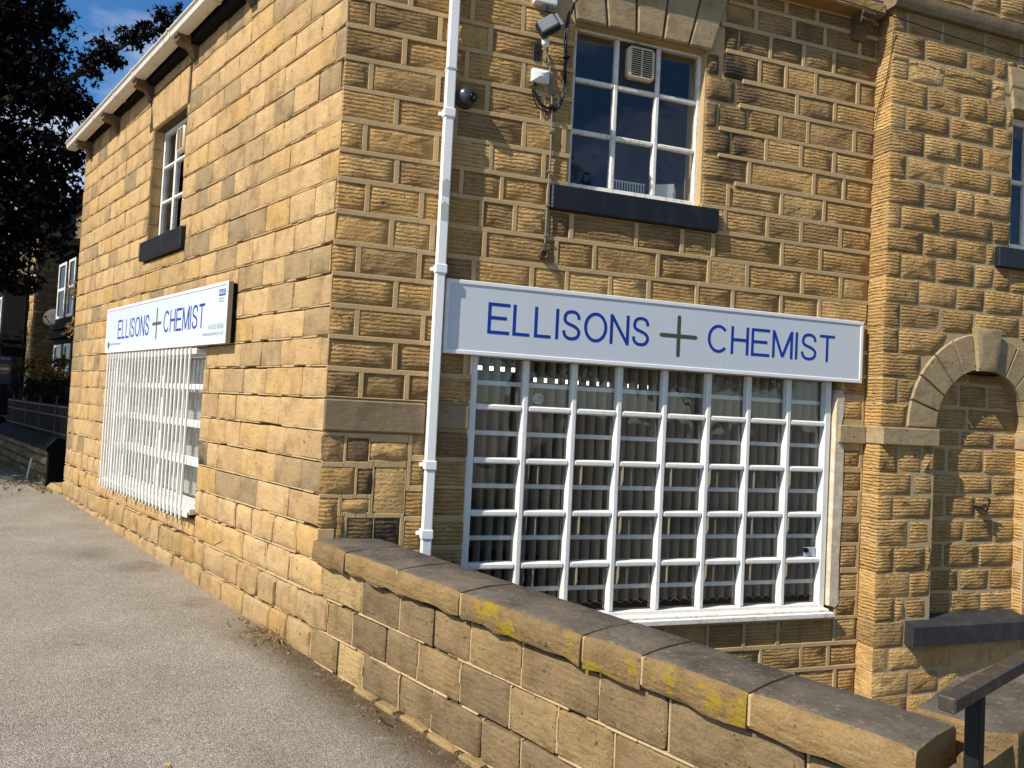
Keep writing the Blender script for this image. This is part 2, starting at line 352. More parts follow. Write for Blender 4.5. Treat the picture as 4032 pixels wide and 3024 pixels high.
RNG = random.Random(11)
def outline(s0, s1, z0, z1, jit=0.004, rc=0.012, seg=0.16):
    w = s1 - s0; h = z1 - z0; rc = min(rc, 0.3 * w, 0.3 * h); P = []
    ns = max(1, int(w / seg)); nz = max(1, int(h / seg))
    def side(a, b, n):
        for i in range(1, n): P.append((a[0] + (b[0] - a[0]) * i / n, a[1] + (b[1] - a[1]) * i / n))
    def corner(p, q):
        P.append(p); P.append(q)
    corner((s0, z0 + rc), (s0 + rc, z0)); side((s0 + rc, z0), (s1 - rc, z0), ns)
    corner((s1 - rc, z0), (s1, z0 + rc)); side((s1, z0 + rc), (s1, z1 - rc), nz)
    corner((s1, z1 - rc), (s1 - rc, z1)); side((s1 - rc, z1), (s0 + rc, z1), ns)
    corner((s0 + rc, z1), (s0, z1 - rc)); side((s0, z1 - rc), (s0, z0 + rc), nz)
    return [(s + RNG.uniform(-jit, jit), z + RNG.uniform(-jit, jit)) for s, z in P]
def stone_into(mb, fr, poly, d, at, bev=0.008, bulge=0.005, back=0.04, edge=-0.004, mi=0, sootf=None):
    n = len(poly); s_lo = min(p[0] for p in poly); s_hi = max(p[0] for p in poly); z_lo = min(p[1] for p in poly); z_hi = max(p[1] for p in poly)
    cs = (s_lo + s_hi) / 2; cz = (z_lo + z_hi) / 2; hs = (s_hi - s_lo) / 2; hz = (z_hi - z_lo) / 2
    bs = max(0.3, 1 - bev / hs); bz = max(0.3, 1 - bev / hz)
    off = RNG.uniform(-0.3, 0.3) * bulge
    V = [fr.P(s, d - back, z) for s, z in poly]
    V += [fr.P(s, d + edge, z) for s, z in poly]
    V += [fr.P(cs + (s - cs) * bs, d + off + RNG.uniform(-0.25, 0.25) * bulge, cz + (z - cz) * bz) for s, z in poly]
    V += [fr.P(cs + (s - cs) * bs * 0.55, d + off + bulge * RNG.uniform(0.2, 1.0), cz + (z - cz) * bz * 0.55) for s, z in poly]
    V.append(fr.P(cs + RNG.uniform(-.2, .2) * hs, d + off + bulge * RNG.uniform(0.5, 1.1), cz + RNG.uniform(-.2, .2) * hz))
    F = []
    for r in range(3):
        for i in range(n): F.append([r * n + i, r * n + (i + 1) % n, (r + 1) * n + (i + 1) % n, (r + 1) * n + i])
    for i in range(n): F.append([3 * n + i, 3 * n + (i + 1) % n, 4 * n])
    if sootf:
        sz = [p for p in poly] * 2 + [(cs + (s - cs) * bs, cz + (z - cz) * bz) for s, z in poly] + [(cs + (s - cs) * bs * 0.55, cz + (z - cz) * bz * 0.55) for s, z in poly] + [(cs, cz)]
        at = [(at[0], at[1], max(at[2], sootf(s, z)), at[3]) for s, z in sz]
    mb.add(V, F, mi, at)
def stone(name, fr, poly, d, mat, parent, at, **kw):
    mb = MB(); stone_into(mb, fr, poly, d, at, **kw)
    return put(name, mb, mat, parent, smooth=38)

def subtract(rects, opens, m=0.0):
    for a0, a1, b0, b1 in opens:
        out = []
        for s0, s1, z0, z1 in rects:
            if s1 <= a0 + m or s0 >= a1 - m or z1 <= b0 + m or z0 >= b1 - m: out.append((s0, s1, z0, z1)); continue
            if s0 < a0: out.append((s0, a0, z0, z1))
            if s1 > a1: out.append((a1, s1, z0, z1))
            u0, u1 = max(s0, a0), min(s1, a1)
            if z0 < b0: out.append((u0, u1, z0, b0))
            if z1 > b1: out.append((u0, u1, b1, z1))
        rects = out
    return rects
def courses(Z, joints, smin, smax, mean):
    res = []
    for i in range(len(Z) - 1):
        lo, hi = smin, smax
        g = sorted(j for j in joints.get(i, []) if lo + 0.06 < j < hi - 0.06); B = [lo] + g + [hi]; J = []
        for a_, b_ in zip(B, B[1:]):
            J.append(a_); w = b_ - a_
            if w > 1.65 * mean:
                k = max(2, round(w / mean)); x = a_
                cuts = [RNG.uniform(0.65, 1.35) for _ in range(k)]; t = sum(cuts)
                for q in cuts[:-1]: x += w * q / t; J.append(x)
        J.append(hi); res.append((Z[i], Z[i + 1], J))
    return res
# ------------------------------------------------------------------ ground
def lerp_tab(x, T):
    if x <= T[0][0]: return T[0][1]
    for (a, b), (c, d) in zip(T, T[1:]):
        if x <= c: return b + (d - b) * (x - a) / (c - a)
    return T[-1][1]
GZ = [(-60, -0.9), (-6, -0.13), (-2, -0.100), (-0.4, -0.088), (0.6, -0.060), (2.0, -0.022), (3.5, 0.012), (5.5, 0.075), (7.0, 0.10), (9, 0.14), (13, 0.20), (45, 0.7), (400, 5)]
def ground_z(s, d):
    return lerp_tab(s, GZ) - 0.012 * min(max(d, 0), 3.5)
SS = [-300, -100, -40, -20, -10, -7] + [-5 + 0.1 * i for i in range(146)] + [10, 11, 12, 14, 18, 25, 40, 80, 200, 400]
DD = [-0.06, 0.0, 0.05, 0.1, 0.15, 0.2, 0.26, 0.32, 0.4, 0.5, 0.65, 0.85, 1.1, 1.5, 2, 2.6, 3.4, 5, 8, 14, 30, 80, 300]
me = bpy.data.meshes.new('pavement'); V = []; F = []; so = []; sa = []
for s in SS:
    for d in DD:
        z = ground_z(s, d)
        if -6 < s < 10 and d < 4: z += 0.006 * noise.noise(Vector((s * 1.3, d * 1.3, 0)))
        V.append(FA.P(s, d, z))
        w = 0.15 + 0.17 * (0.5 + noise.noise(Vector((s * 1.1, 3.7, 0)))) + 0.09 * max(0, min(1, (-s - 0.2) / 1.5))
        k = max(0.0, min(1.0, 1.35 - d / max(0.04, w)))
        on = 1.0 if s < 0.75 else max(0.0, 0.45 - 0.5 * (s - 0.75))
        for cs, cd, cr_ in ((2.9, 0.30, 0.22), (1.55, 0.22, 0.15), (3.6, 0.5, 0.3)):
            q = 1 - math.hypot((s - cs) * 0.8, d - cd) / cr_
            if q > 0: k = max(k, q); on = max(on, 0.6)
        so.append(k * on); sa.append(max(0.0, 1 - d / 0.38) * (1.0 if 0.3 < s < 6 else 0.25))
n = len(DD)
for i in range(len(SS) - 1):
    for j in range(n - 1): F.append((i * n + j, i * n + j + 1, (i + 1) * n + j + 1, (i + 1) * n + j))
me.from_pydata(V, [], F); me.materials.append(MAT['asphalt_paving'])
for an, arr in (('soil', so), ('sand', sa)):
    at = me.attributes.new(an, 'FLOAT', 'POINT'); at.data.foreach_set('value', arr)
bm = bmesh.new(); bm.from_mesh(me); bmesh.ops.recalc_face_normals(bm, faces=bm.faces)
if sum(f.normal.z for f in bm.faces) < 0: bmesh.ops.reverse_faces(bm, faces=bm.faces)
bm.to_mesh(me); bm.free(); me.polygons.foreach_set('use_smooth', [True] * len(me.polygons))
pav = bpy.data.objects.new('pavement', me); COL.objects.link(pav); pav['kind'] = 'structure'
mb = MB(); mb.add([(-600, -600, -1.6), (600, -600, -1.6), (600, 600, -1.6), (-600, 600, -1.6)], [(0, 1, 2, 3)])
put('ground', mb, 'soil', kind='structure', smooth=0)
mb = MB(); mb.cbox(FA, 8.3, 60, -30, -0.36, -0.5, 0.42, 0.02)
put('garden_ground', mb, 'soil', kind='structure', smooth=0)
mb = MB(); mb.cbox(FB, 0.3, 9, 0.02, 4.0, -1.45, -1.2, 0.01)
put('area_floor', mb, 'flagstone_grey', kind='structure', smooth=0)

# ------------------------------------------------------------------ the chemist's building
shop = thing('chemist_shop', 'two storey yellow sandstone corner shop with white barred windows and a low eave', 'building', (0, 0, 0))
ZA = [-.3, -.09, .12, .335, .55, .765, .98, 1.195, 1.4, 1.615, 1.825, 2.025, 2.23, 2.445, 2.65, 2.86, 3.08, 3.285, 3.48, 3.69, 3.9, 4.12, 4.32, 4.53, 4.74, 4.96]
JA = {1: [-2.036, -1.761, -1.352, -1.037, -0.649, -0.353, 0.005, 0.35, 0.638, 1.096, 2.407], 2: [-2.581, -2.262, -1.571, -1.201, -0.879, -0.507, -0.193, 0.225, 0.553, 0.848, 1.518, 1.967, 2.209], 3: [-2.019, -1.333, -1.01, -0.598, -0.1, 0.401, 0.765, 1.195, 1.794], 4: [0.304, 0.66], 5: [0.45, 0.98], 6: [0.28, 0.698, 1.309, 1.816, 2.05], 7: [0.226, 0.56, 0.861, 1.385, 1.674, 2.03], 8: [0.165, 0.69, 1.28, 1.496, 1.877], 9: [0.351, 0.948, 1.371, 1.794, 2.128], 10: [0.104, 0.723, 1.063, 1.466, 1.931], 11: [0.369, 0.887, 1.259, 1.622], 12: [0.149, 0.562, 1.004, 1.463], 13: [0.32, 0.739, 1.12, 1.595], 14: [0.136, 0.6, 0.937, 1.336, 1.677, 2.165, 2.532], 15: [0.315, 0.713, 1.126, 1.879, 2.315, 2.732], 16: [0.135, 0.565, 0.942, 1.299, 1.655, 1.957, 2.225, 2.558], 17: [0.363, 0.755, 1.12, 1.456, 1.812, 2.116, 2.456, 2.691], 18: [0.158, 0.53, 0.901, 1.254, 1.643, 2.003, 2.343, 2.82], 19: [0.358, 0.755, 1.094, 1.455, 1.803, 2.133, 2.506], 20: [0.143, 0.572, 0.935, 1.284, 1.6, 1.957, 2.333, 2.829], 21: [0.356, 0.778, 1.125, 1.426, 1.817, 2.198, 2.518, 2.977], 22: [0.15, 0.55, 1.001, 1.577, 1.889, 2.349, 2.771], 23: [0.38, 0.827, 1.232, 1.645, 2.038, 2.64], 24: [0.2, 0.6, 1.0, 1.412, 1.836, 2.204, 2.46]}
A_END = 7.36
A_WIN = (3.17, 4.24, 3.20, 4.43); A_SHOP = (2.27, 5.16, 0.5, 2.02)
openA = [A_WIN, A_SHOP, (2.98, 4.31, 2.985, 3.20), (3.10, 4.40, 4.43, 4.83)]
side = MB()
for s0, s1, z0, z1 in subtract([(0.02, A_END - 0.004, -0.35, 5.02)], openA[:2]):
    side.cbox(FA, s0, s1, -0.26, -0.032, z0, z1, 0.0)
side_wall = put('side_wall', side, 'shaded_mortar', shop, smooth=0)
bnd = thing('boundary_wall', 'low sandstone wall with thick coping stones running from the shop corner towards the handrail', 'wall', FA.P(-1.9, 0, -0.1))
ashl = []
SIDE_COURSES = courses(ZA, JA, -3.70, A_END, 0.40)
for ci, (z0, z1, J) in enumerate(SIDE_COURSES):
    for j0, j1 in zip(J, J[1:]):
        c = (j0 + j1) / 2
        if z1 > 0.56:
            if j1 <= 0.02: continue
            j0 = max(j0, 0.0)
            if j1 - j0 < 0.07: continue
        elif c < -0.02:
            g = RNG.uniform(0.0045, 0.008)
            lo = z0 + (0.006 if z0 > -0.25 else 0)
            at = (RNG.uniform(0.05, 0.75) if c < -0.6 else RNG.uniform(0.5, 1.0), 0.12, 0.0, 0.0)
            stone('stone', FA, outline(j0 + g, j1 - g, lo + 0.002, z1 - RNG.uniform(0.005, 0.011), 0.0055, 0.013, 0.10), RNG.uniform(-0.005, 0.006), 'wall_sandstone', bnd, at, bev=0.008, bulge=0.004, back=0.07, edge=-0.007)
            continue
        for r in subtract([(j0, j1, z0, z1)], openA):
            if r[1] - r[0] < 0.06 or r[3] - r[2] < 0.05: continue
            ashl.append(r)
def adist(r): return (FA.P((r[0] + r[1]) / 2, 0, (r[2] + r[3]) / 2) - CAM).length
ashl.sort(key=adist)
far = MB()
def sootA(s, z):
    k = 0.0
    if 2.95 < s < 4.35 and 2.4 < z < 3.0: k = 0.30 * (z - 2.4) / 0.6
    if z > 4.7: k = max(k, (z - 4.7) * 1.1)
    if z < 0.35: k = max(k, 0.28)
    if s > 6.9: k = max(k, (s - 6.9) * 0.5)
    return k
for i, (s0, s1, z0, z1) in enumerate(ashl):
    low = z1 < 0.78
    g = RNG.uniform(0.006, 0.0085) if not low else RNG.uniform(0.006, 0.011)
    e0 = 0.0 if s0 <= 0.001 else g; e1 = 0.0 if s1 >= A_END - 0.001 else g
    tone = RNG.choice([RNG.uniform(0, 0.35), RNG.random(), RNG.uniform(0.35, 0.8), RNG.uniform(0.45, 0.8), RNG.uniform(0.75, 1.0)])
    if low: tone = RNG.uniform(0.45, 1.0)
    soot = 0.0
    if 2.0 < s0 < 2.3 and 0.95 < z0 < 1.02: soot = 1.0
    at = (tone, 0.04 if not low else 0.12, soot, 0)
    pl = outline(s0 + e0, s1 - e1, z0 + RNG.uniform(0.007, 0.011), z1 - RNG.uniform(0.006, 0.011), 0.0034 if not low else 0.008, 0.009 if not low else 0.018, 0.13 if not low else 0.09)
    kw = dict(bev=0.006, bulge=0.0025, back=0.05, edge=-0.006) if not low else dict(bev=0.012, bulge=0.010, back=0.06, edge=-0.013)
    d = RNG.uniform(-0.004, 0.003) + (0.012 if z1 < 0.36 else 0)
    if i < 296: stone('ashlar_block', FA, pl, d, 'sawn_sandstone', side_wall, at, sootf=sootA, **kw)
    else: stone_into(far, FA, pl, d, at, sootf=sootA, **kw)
o = put('ashlar_mass', far, 'sawn_sandstone', side_wall, kind='stuff', smooth=38)
# pointing: most joints are filled near flush, some stand raised, some have lost their mortar
rb = MB(); bj = MB()
for ci, (z0, z1, J) in enumerate(SIDE_COURSES):
    lowc = z1 < 0.56
    for lo, hi, tgt, ops in ((-3.70, -0.02, bj, []), (0.0, A_END, rb, openA)):
        if lo < 0 and not lowc: continue
        x = lo
        while x < hi - 0.03:
            L = RNG.uniform(0.06, 0.22); x1 = min(x + L, hi); q = RNG.random(); w0 = RNG.uniform(-0.003, 0.001); w1 = RNG.uniform(0.008, 0.013)
            dd = RNG.uniform(-0.014, -0.006) if q < 0.25 else RNG.uniform(-0.003, 0.0045)
            if q > (0.10 if not lowc else 0.22):
                for r in subtract([(x, x1, z1 + w0, z1 + w1)], ops):
                    if r[1] - r[0] > 0.02: tgt.cbox(FA, r[0], r[1], -0.045, dd, r[2], r[3], 0.003)
            x = x1
        for j in J[1:-1]:
            if lo < j < hi:
                zz = z0 + 0.012; miss = RNG.random() < 0.22
                while zz < z1 - 0.012 and not miss:
                    ze = min(z1 - 0.006, zz + RNG.uniform(0.05, 0.11)); wl = RNG.uniform(-0.0095, -0.006)
                    for r in subtract([(j + wl, j + RNG.uniform(0.001, 0.004), zz, ze)], ops): tgt.cbox(FA, r[0], r[1], -0.045, RNG.uniform(-0.009, 0.002), r[2], r[3], 0.002)
                    zz = ze
put('pointing', rb, 'mortar_pale', side_wall, kind='stuff')
put('pointing', bj, 'mortar_pale', bnd, kind='stuff')

# front wall
Z = [-1.3, -1.0, -.79, -.59, -.39, -.19, .02, .214, .42, .64, .85, 1.055, 1.24, 1.465, 1.615, 1.815, 2.025, 2.23, 2.445, 2.65, 2.86, 3.075, 3.272, 3.48, 3.69, 3.9, 4.115, 4.315, 4.53, 4.74, 4.93, 5.06]
JB = {2: [4.232], 3: [3.495, 3.884, 4.153], 4: [2.994, 3.327, 3.648, 4.206], 13: [0.232], 14: [0.449, 4.2], 15: [0.178, 0.628, 4.2], 16: [0.43], 17: [0.166, 0.581, 0.968, 1.403, 1.675, 2.025, 2.349, 2.77, 3.101, 3.556, 3.938], 18: [0.376, 0.66, 1.033, 1.583, 1.89, 2.419, 2.873, 3.222, 3.76, 4.143], 19: [0.203, 0.571, 1.252, 1.692, 2.228, 2.9, 3.547, 3.929], 20: [0.388, 0.845, 1.142, 1.501, 3.0, 3.4, 3.725, 4.125], 21: [0.164, 0.652, 1.05, 1.45, 3.017, 3.524, 3.949], 22: [0.365, 0.78, 1.289, 3.203, 3.837, 4.145], 23: [0.181, 0.645, 0.999, 1.426, 3.034, 3.355, 3.695, 4.032], 24: [0.395, 0.839, 1.261, 3.183, 3.488, 3.755, 4.232], 25: [0.168, 0.634, 1.004, 1.414, 3.058, 3.638, 4.02], 26: [0.42, 0.86, 1.24, 3.265, 3.521, 3.814, 4.253], 27: [0.2, 0.62, 0.95, 1.31, 3.067, 3.36, 3.687, 3.994], 28: [0.35, 0.8, 1.2, 3.216, 3.579, 3.896, 4.258], 29: [0.2, 0.55, 1.1, 3.2, 3.5, 3.809, 4.238]}
JB = {k + 1: v for k, v in JB.items()}
B_END = 4.447
B_WIN = (1.655, 2.775, 3.25, 4.49); B_SHOP = (0.99, 4.20, 0.03, 2.02)
openB = [B_WIN, (1.51, 2.92, 3.062, 3.25), (1.50, 2.93, 4.49, 5.1), (0.99, 4.20, 0.03, 2.03), (4.20, 4.447, 0.03, 1.87), (0.0, 1.0, 0.42, 1.622)]
front = MB()
for s0, s1, z0, z1 in subtract([(0.02, B_END + 0.03, -1.5, 5.10)], [B_WIN, B_SHOP]):
    front.cbox(FB, s0, s1, -0.26, -0.016, z0, z1, 0.0)
front_wall = put('front_wall', front, 'mortar_buff', shop, smooth=0)
def sootB(s, z):
    k = 0.0
    if s > 2.76 and 3.45 < z < 4.8: k = max(k, 1.15 - abs(s - 2.98 - 0.05 * sin(z * 9)) * 3.4 - 1.1 * max(0, 3.75 - z))
    if 1.45 < s < 3.0 and z < 3.06 and z > 2.6: k = max(k, 0.55 - abs(z - 2.92) * 2.2)
    if z > 4.5 and s > 2.6: k = max(k, 0.35)
    if s < 0.75 and 1.35 < z < 1.9: k = max(k, 0.55)
    if s < 0.45 and z > 3.9: k = max(k, 0.30)
    if 0.45 < s < 0.75 and 1.25 < z < 1.85: k = max(k, 1.0 - abs(z - 1.6) * 1.8 - abs(s - 0.66) * 2)
    return max(0.0, min(1.0, k))
ribs = []
for ci, (z0, z1, J) in enumerate(courses(Z, JB, 0.0, B_END, 0.40)):
    if z1 < -0.4: continue
    for r in subtract([(0.0, B_END, z1 - 0.017, z1 + 0.017)], openB): ribs.append(r)
    for j in J[1:-1]:
        for r in subtract([(j - 0.017, j + 0.017, z0 + 0.015, z1 - 0.015)], openB): ribs.append(r)
    for j0, j1 in zip(J, J[1:]):
        for s0, s1, a0, a1 in subtract([(j0, j1, z0, z1)], openB):
            if s1 - s0 < 0.06 or a1 - a0 < 0.05: continue
            e0 = 0.0 if s0 <= 0.001 else 0.011
            tool = RNG.choice([1.0, 1.0, 0.95, 0.9, 0.25])
            at = (RNG.random(), tool, 0.0, 0)
            stone('rough_stone', FB, outline(s0 + e0, s1 - 0.011, a0 + 0.009, a1 - 0.009, 0.004, 0.012, 0.13), RNG.uniform(-0.006, 0.002), 'tooled_sandstone', front_wall, at, bev=0.010, bulge=0.010, back=0.06, edge=-0.011, sootf=sootB)
# irregular small stones low on the left, the dark ones, and the toothed strip right of the shop window
odd = [(-0.002, 1.199, 0.142, 1.372, 0), (0.161, 1.203, 0.307, 1.357, 1), (0.316, 1.218, 0.567, 1.338, 0), (0.599, 1.259, 0.685, 1.40, 0), (0.002, 0.986, 0.222, 1.163, 0), (0.245, 0.987, 0.34, 1.157, 1), (0.354, 0.861, 0.562, 1.167, 0), (0.597, 1.05, 0.70, 1.215, 0), (0.002, 0.759, 0.123, 0.959, 0), (0.152, 0.869, 0.326, 0.956, 0), (0.57, 0.841, 0.70, 1.011, 0), (0.191, 0.644, 0.366, 0.828, 2), (0.370, 0.643, 0.54, 0.828, 2), (0.112, 0.664, 0.172, 0.839, 0), (0.573, 0.617, 0.70, 0.808, 0),
       (0.70, 1.647, 0.985, 1.802, 3), (0.70, 1.251, 0.985, 1.421, 3), (0.70, 1.054, 0.985, 1.219, 3), (0.70, 0.851, 0.985, 1.03, 3), (0.70, 0.647, 0.985, 0.808, 3), (0.70, 0.44, 0.985, 0.61, 3),
       (4.215, 1.662, 4.41, 1.812, 3), (4.239, 1.268, 4.398, 1.402, 3), (4.238, 1.069, 4.426, 1.218, 3), (4.238, 0.853, 4.397, 1.02, 3), (4.238, 0.639, 4.426, 0.8, 3), (4.237, 0.433, 4.407, 0.602, 3), (4.247, 0.241, 4.425, 0.382, 3), (4.228, 0.036, 4.405, 0.186, 3)]
for s0, z0, s1, z1, k in odd:
    at = (RNG.random(), 1.0 if k in (2, 3) else RNG.choice([0.2, 0.9]), {0: 0.05, 1: 0.85, 2: 1.0, 3: 0.12}[k], 0)
    stone('rough_stone', FB, outline(s0 + (0.002 if s0 > 0.01 else 0), s1, z0, z1, 0.006, 0.016, 0.1), 0.004, 'tooled_sandstone', front_wall, at, bev=0.012, bulge=0.012, back=0.06, edge=-0.004)
for r in subtract([(0.002, 0.985, 0.42, 1.395), (4.20, 4.44, 0.03, 1.87)], [(s0 - 0.001, s1 + 0.001, z0 - 0.001, z1 + 0.001) for s0, z0, s1, z1, k in odd]): ribs.append(r)
rb = MB()
for s0, s1, z0, z1 in ribs:
    hor = (s1 - s0) > (z1 - z0)
    if s0 > 2.70 and (s0 + s1) / 2 < 3.2 and z0 > 3.3 and not hor: continue
    if hor and s0 > 2.7 and s0 < 2.95 and z0 > 3.35: s0 = min(3.0 + 0.12 * sin(z0 * 37), s1 - 0.05)
    L = max(s1 - s0, z1 - z0); m = max(1, int(L / 0.5))
    for i in range(m):
        q = 0.0025
        if hor: rb.cbox(FB, s0 + (s1 - s0) * i / m, s0 + (s1 - s0) * (i + 1) / m, -0.03, 0.0055 + RNG.uniform(-0.001, 0.001), z0 + RNG.uniform(-q, q), z1 + RNG.uniform(-q, q), 0.003)
        else: rb.cbox(FB, s0 + RNG.uniform(-q, q), s1 + RNG.uniform(-q, q), -0.03, 0.005 + RNG.uniform(-0.001, 0.001), z0 + (z1 - z0) * i / m, z0 + (z1 - z0) * (i + 1) / m, 0.003)
put('strap_pointing', rb, 'mortar_buff', front_wall, kind='stuff')
# dressed blocks on the front
mb = MB(); mb.cbox(FB, -0.002, 0.672, -0.05, 0.030, 1.402, 1.612, 0.010, at=(0.15, 0.0, 0.35, 0)); put('band_block', mb, 'dressed_sandstone', front_wall)
mb = MB(); mb.cbox(FB, 0.70, 0.985, -0.05, 0.018, 1.447, 1.610, 0.008, at=(0.3, 0.0, 0.1, 0)); put('band_block', mb, 'dressed_sandstone', front_wall)
mb = MB(); mb.cbox(FB, 4.165, 4.435, -0.05, 0.035, 1.462, 1.612, 0.008, at=(0.7, 0.0, 0.05, 0)); put('band_block', mb, 'dressed_sandstone', front_wall)
mb = MB(); mb.prism(FB, [(4.135, 0.12), (4.20, 0.10), (4.235, 0.13), (4.225, 0.5), (4.24, 0.9), (4.235, 1.44), (4.205, 1.46), (4.20, 1.62), (4.225, 1.74), (4.225, 1.86), (4.18, 1.90), (4.14, 1.80)], -0.09, 0.010, bev=0.006)
put('plaster_jamb', mb, 'plaster_render', front_wall)
# flat arch over the upper front window: wedge blocks
bots = [1.64, 1.90, 2.141, 2.365, 2.592, 2.80]; tops = [1.505, 1.83, 2.12, 2.42, 2.72, 2.965]
for i in range(5):
    pl = [(bots[i] + 0.006, 4.492), (bots[i + 1] - 0.006, 4.492), (tops[i + 1] - 0.008, 5.02), (tops[i] + 0.008, 5.02)]
    stone('lintel_block', FB, pl, 0.030, 'dressed_sandstone', front_wall, (RNG.uniform(0.5, 1), 0.03, 0.12, 0), bev=0.014, bulge=0.002, back=0.14, edge=-0.012)
mb = MB(); mb.cbox(FB, 1.512, 2.92, -0.12, 0.045, 3.066, 3.248, 0.010); put('upper_sill', mb, 'sill_black', front_wall)
# eave of the front
mb = MB(); mb.cbox(FB, -0.12, 4.40, -0.2, 0.14, 5.06, 5.16, 0.012, at=(0.4, 0, 0.3, 0)); put('eaves_band', mb, 'tooled_sandstone', front_wall)
def corbel(fr_d, s, zt, parent, dep=0.2, w=0.115, mat='tooled_sandstone', tone=0.4):
    f = Fr(fr_d.n, fr_d.t)            # profile lies in the plane of depth and height
    h = 0.20
    pl = [(0, zt), (dep, zt), (dep, zt - 0.028), (dep - 0.018, zt - 0.045), (dep - 0.012, zt - 0.075), (dep - 0.045, zt - 0.095), (0.085, zt - 0.105), (0.055, zt - 0.135), (0.042, zt - 0.175), (0.030, zt - h), (0, zt - h)]
    mb = MB(); mb.prism(f, pl, s, s + w, at=(0.0, 0.0, 0.7, 0)); return put('corbel', mb, mat, parent)
for s in (7.02, 5.70, 4.37, 3.00, 1.62, 0.26): corbel(FA, s - 0.06, 5.075 - 0.022 * s, side_wall)
corbel(FB, 4.15, 5.06, front_wall, dep=0.15, w=0.13)
# side window surrounds
bA = [4.245, 4.03, 3.82, 3.60, 3.385, 3.165]; tA_ = [4.375, 4.14, 3.90, 3.66, 3.42, 3.13]
for i in range(5):
    pl = [(bA[i + 1] + 0.007, 4.432), (bA[i] - 0.007, 4.432), (tA_[i] - 0.008, 4.812), (tA_[i + 1] + 0.008, 4.812)]
    stone('lintel_block', FA, pl, 0.006, 'sawn_sandstone', side_wall, (RNG.uniform(0.45, 0.7), 0.03, 0.0, 0), bev=0.010, bulge=0.001, back=0.13, edge=-0.008)
mb = MB(); mb.cbox(FA, 2.985, 4.305, -0.12, 0.05, 2.99, 3.197, 0.012); put('upper_sill', mb, 'sill_black', side_wall)
for k in range(6):
    z = 3.2 + k * 0.205
    stone('reveal_block', Fr(NA, TA, TA * 4.24), outline(-0.165, -0.012, z + 0.004, min(4.43, z + 0.205) - 0.004, 0.002, 0.006), -0.002, 'sawn_sandstone', side_wall, (RNG.uniform(0.3, 0.7), 0.05, 0, 0), bev=0.004, bulge=0.001, back=-0.03, edge=-0.002)
# roof
mb = MB(); b0 = FA.P(A_END + 0.1, 0.2, 5.07); b1 = Vector((-0.06, -0.10, 5.20)); b2 = Vector((4.44, -0.10, 5.20)); b3 = Vector((4.44, 6.9, 5.6)); ap = Vector((1.6, 3.6, 5.75))
lo = [q - Vector((0, 0, 0.07)) for q in (b0, b1, b2, b3)]
mb.add([b0, b1, b2, b3, ap] + lo, [(0, 1, 4), (1, 2, 4), (2, 3, 4), (3, 0, 4), (5, 6, 7, 8), (0, 1, 6, 5), (1, 2, 7, 6), (2, 3, 8, 7), (3, 0, 5, 8)])
put('roof', mb, 'roof_slate', shop, smooth=0)
# rooms behind the glass
foot = [FA.P(0.25, -0.27, 0), Vector((0.3, 0.27, 0)), Vector((4.4, 0.27, 0)), Vector((4.4, 4.2, 0)), FA.P(7.2, -2.6, 0), FA.P(7.2, -0.27, 0)]
def room(z0, z1, nm, fl):
    n = len(foot); mb = MB()
    V = [p + Vector((0, 0, z0)) for p in foot] + [p + Vector((0, 0, z1)) for p in foot]
    mb.add(V, [(i, (i + 1) % n, n + (i + 1) % n, n + i) for i in (2, 3, 4)], 0); mb.add(V, [tuple(range(n, 2 * n))], 0); mb.add(V, [tuple(range(n))], 1)
    put(nm, mb, ('room_wall', fl), shop, smooth=0, recalc=False)
room(-0.4, 2.45, 'shop_room', 'room_floor'); room(2.75, 4.97, 'upper_room', 'room_floor')

# ------------------------------------------------------------------ windows (frame, bars, panes)
def window(name, fr, S, Zs, parent, d_face, bar, frame_w, dep, glass_d, mat, frame_out, top_out=None):
    """S, Zs: pane division lines from edge to edge."""
    w = empty_part(name, parent)
    s0, s1, z0, z1 = S[0], S[-1], Zs[0], Zs[-1]
    mb = MB(); fo = frame_out
    mb.cbox(fr, s0 - fo, s0, d_face - dep, d_face, z0 - fo, z1 + fo, 0.004); mb.cbox(fr, s1, s1 + fo, d_face - dep, d_face, z0 - fo, z1 + fo, 0.004)
    mb.cbox(fr, s0, s1, d_face - dep, d_face - 0.001, z1, z1 + fo, 0.004); mb.cbox(fr, s0, s1, d_face - dep, d_face - 0.001, z0 - fo, z0, 0.004)
    put('frame', mb, mat, w)
    for s in S[1:-1]:
        mb = MB(); mb.cbox(fr, s - bar / 2, s + bar / 2, d_face - dep, d_face - 0.002, z0, z1, bar * 0.22); put('upright_bar', mb, mat, w)
    for z in Zs[1:-1]:
        for a, b in zip(S, S[1:]):
            a2 = a + (bar / 2 if a != s0 else 0); b2 = b - (bar / 2 if b != s1 else 0)
            mb = MB(); mb.cbox(fr, a2, b2, d_face - dep, d_face - 0.004, z - bar * 0.46, z + bar * 0.46, bar * 0.22); put('cross_bar', mb, mat, w)
    for a, b in zip(S, S[1:]):
        for c_, e in zip(Zs, Zs[1:]):
            mb = MB(); mb.add([fr.P(a, glass_d, c_), fr.P(b, glass_d, c_), fr.P(b, glass_d, e), fr.P(a, glass_d, e)], [(0, 1, 2, 3)])
            put('pane', mb, 'window_glass', w, smooth=0, recalc=False)
    return w
wB = window('upper_window', FB, [1.70, 2.042, 2.40, 2.752], [3.315, 3.712, 4.107, 4.475], shop, -0.085, 0.038, 0.05, 0.05, -0.115, 'flaking_white', 0.045)
mb = MB(); mb.cbox(FB, 1.66, 2.79, -0.13, -0.03, 3.246, 3.268, 0.004); put('inner_sill', mb, 'flaking_white', wB)
S_ = [1.045, 1.416, 1.797, 2.169, 2.557, 2.947, 3.319, 3.706, 4.068]
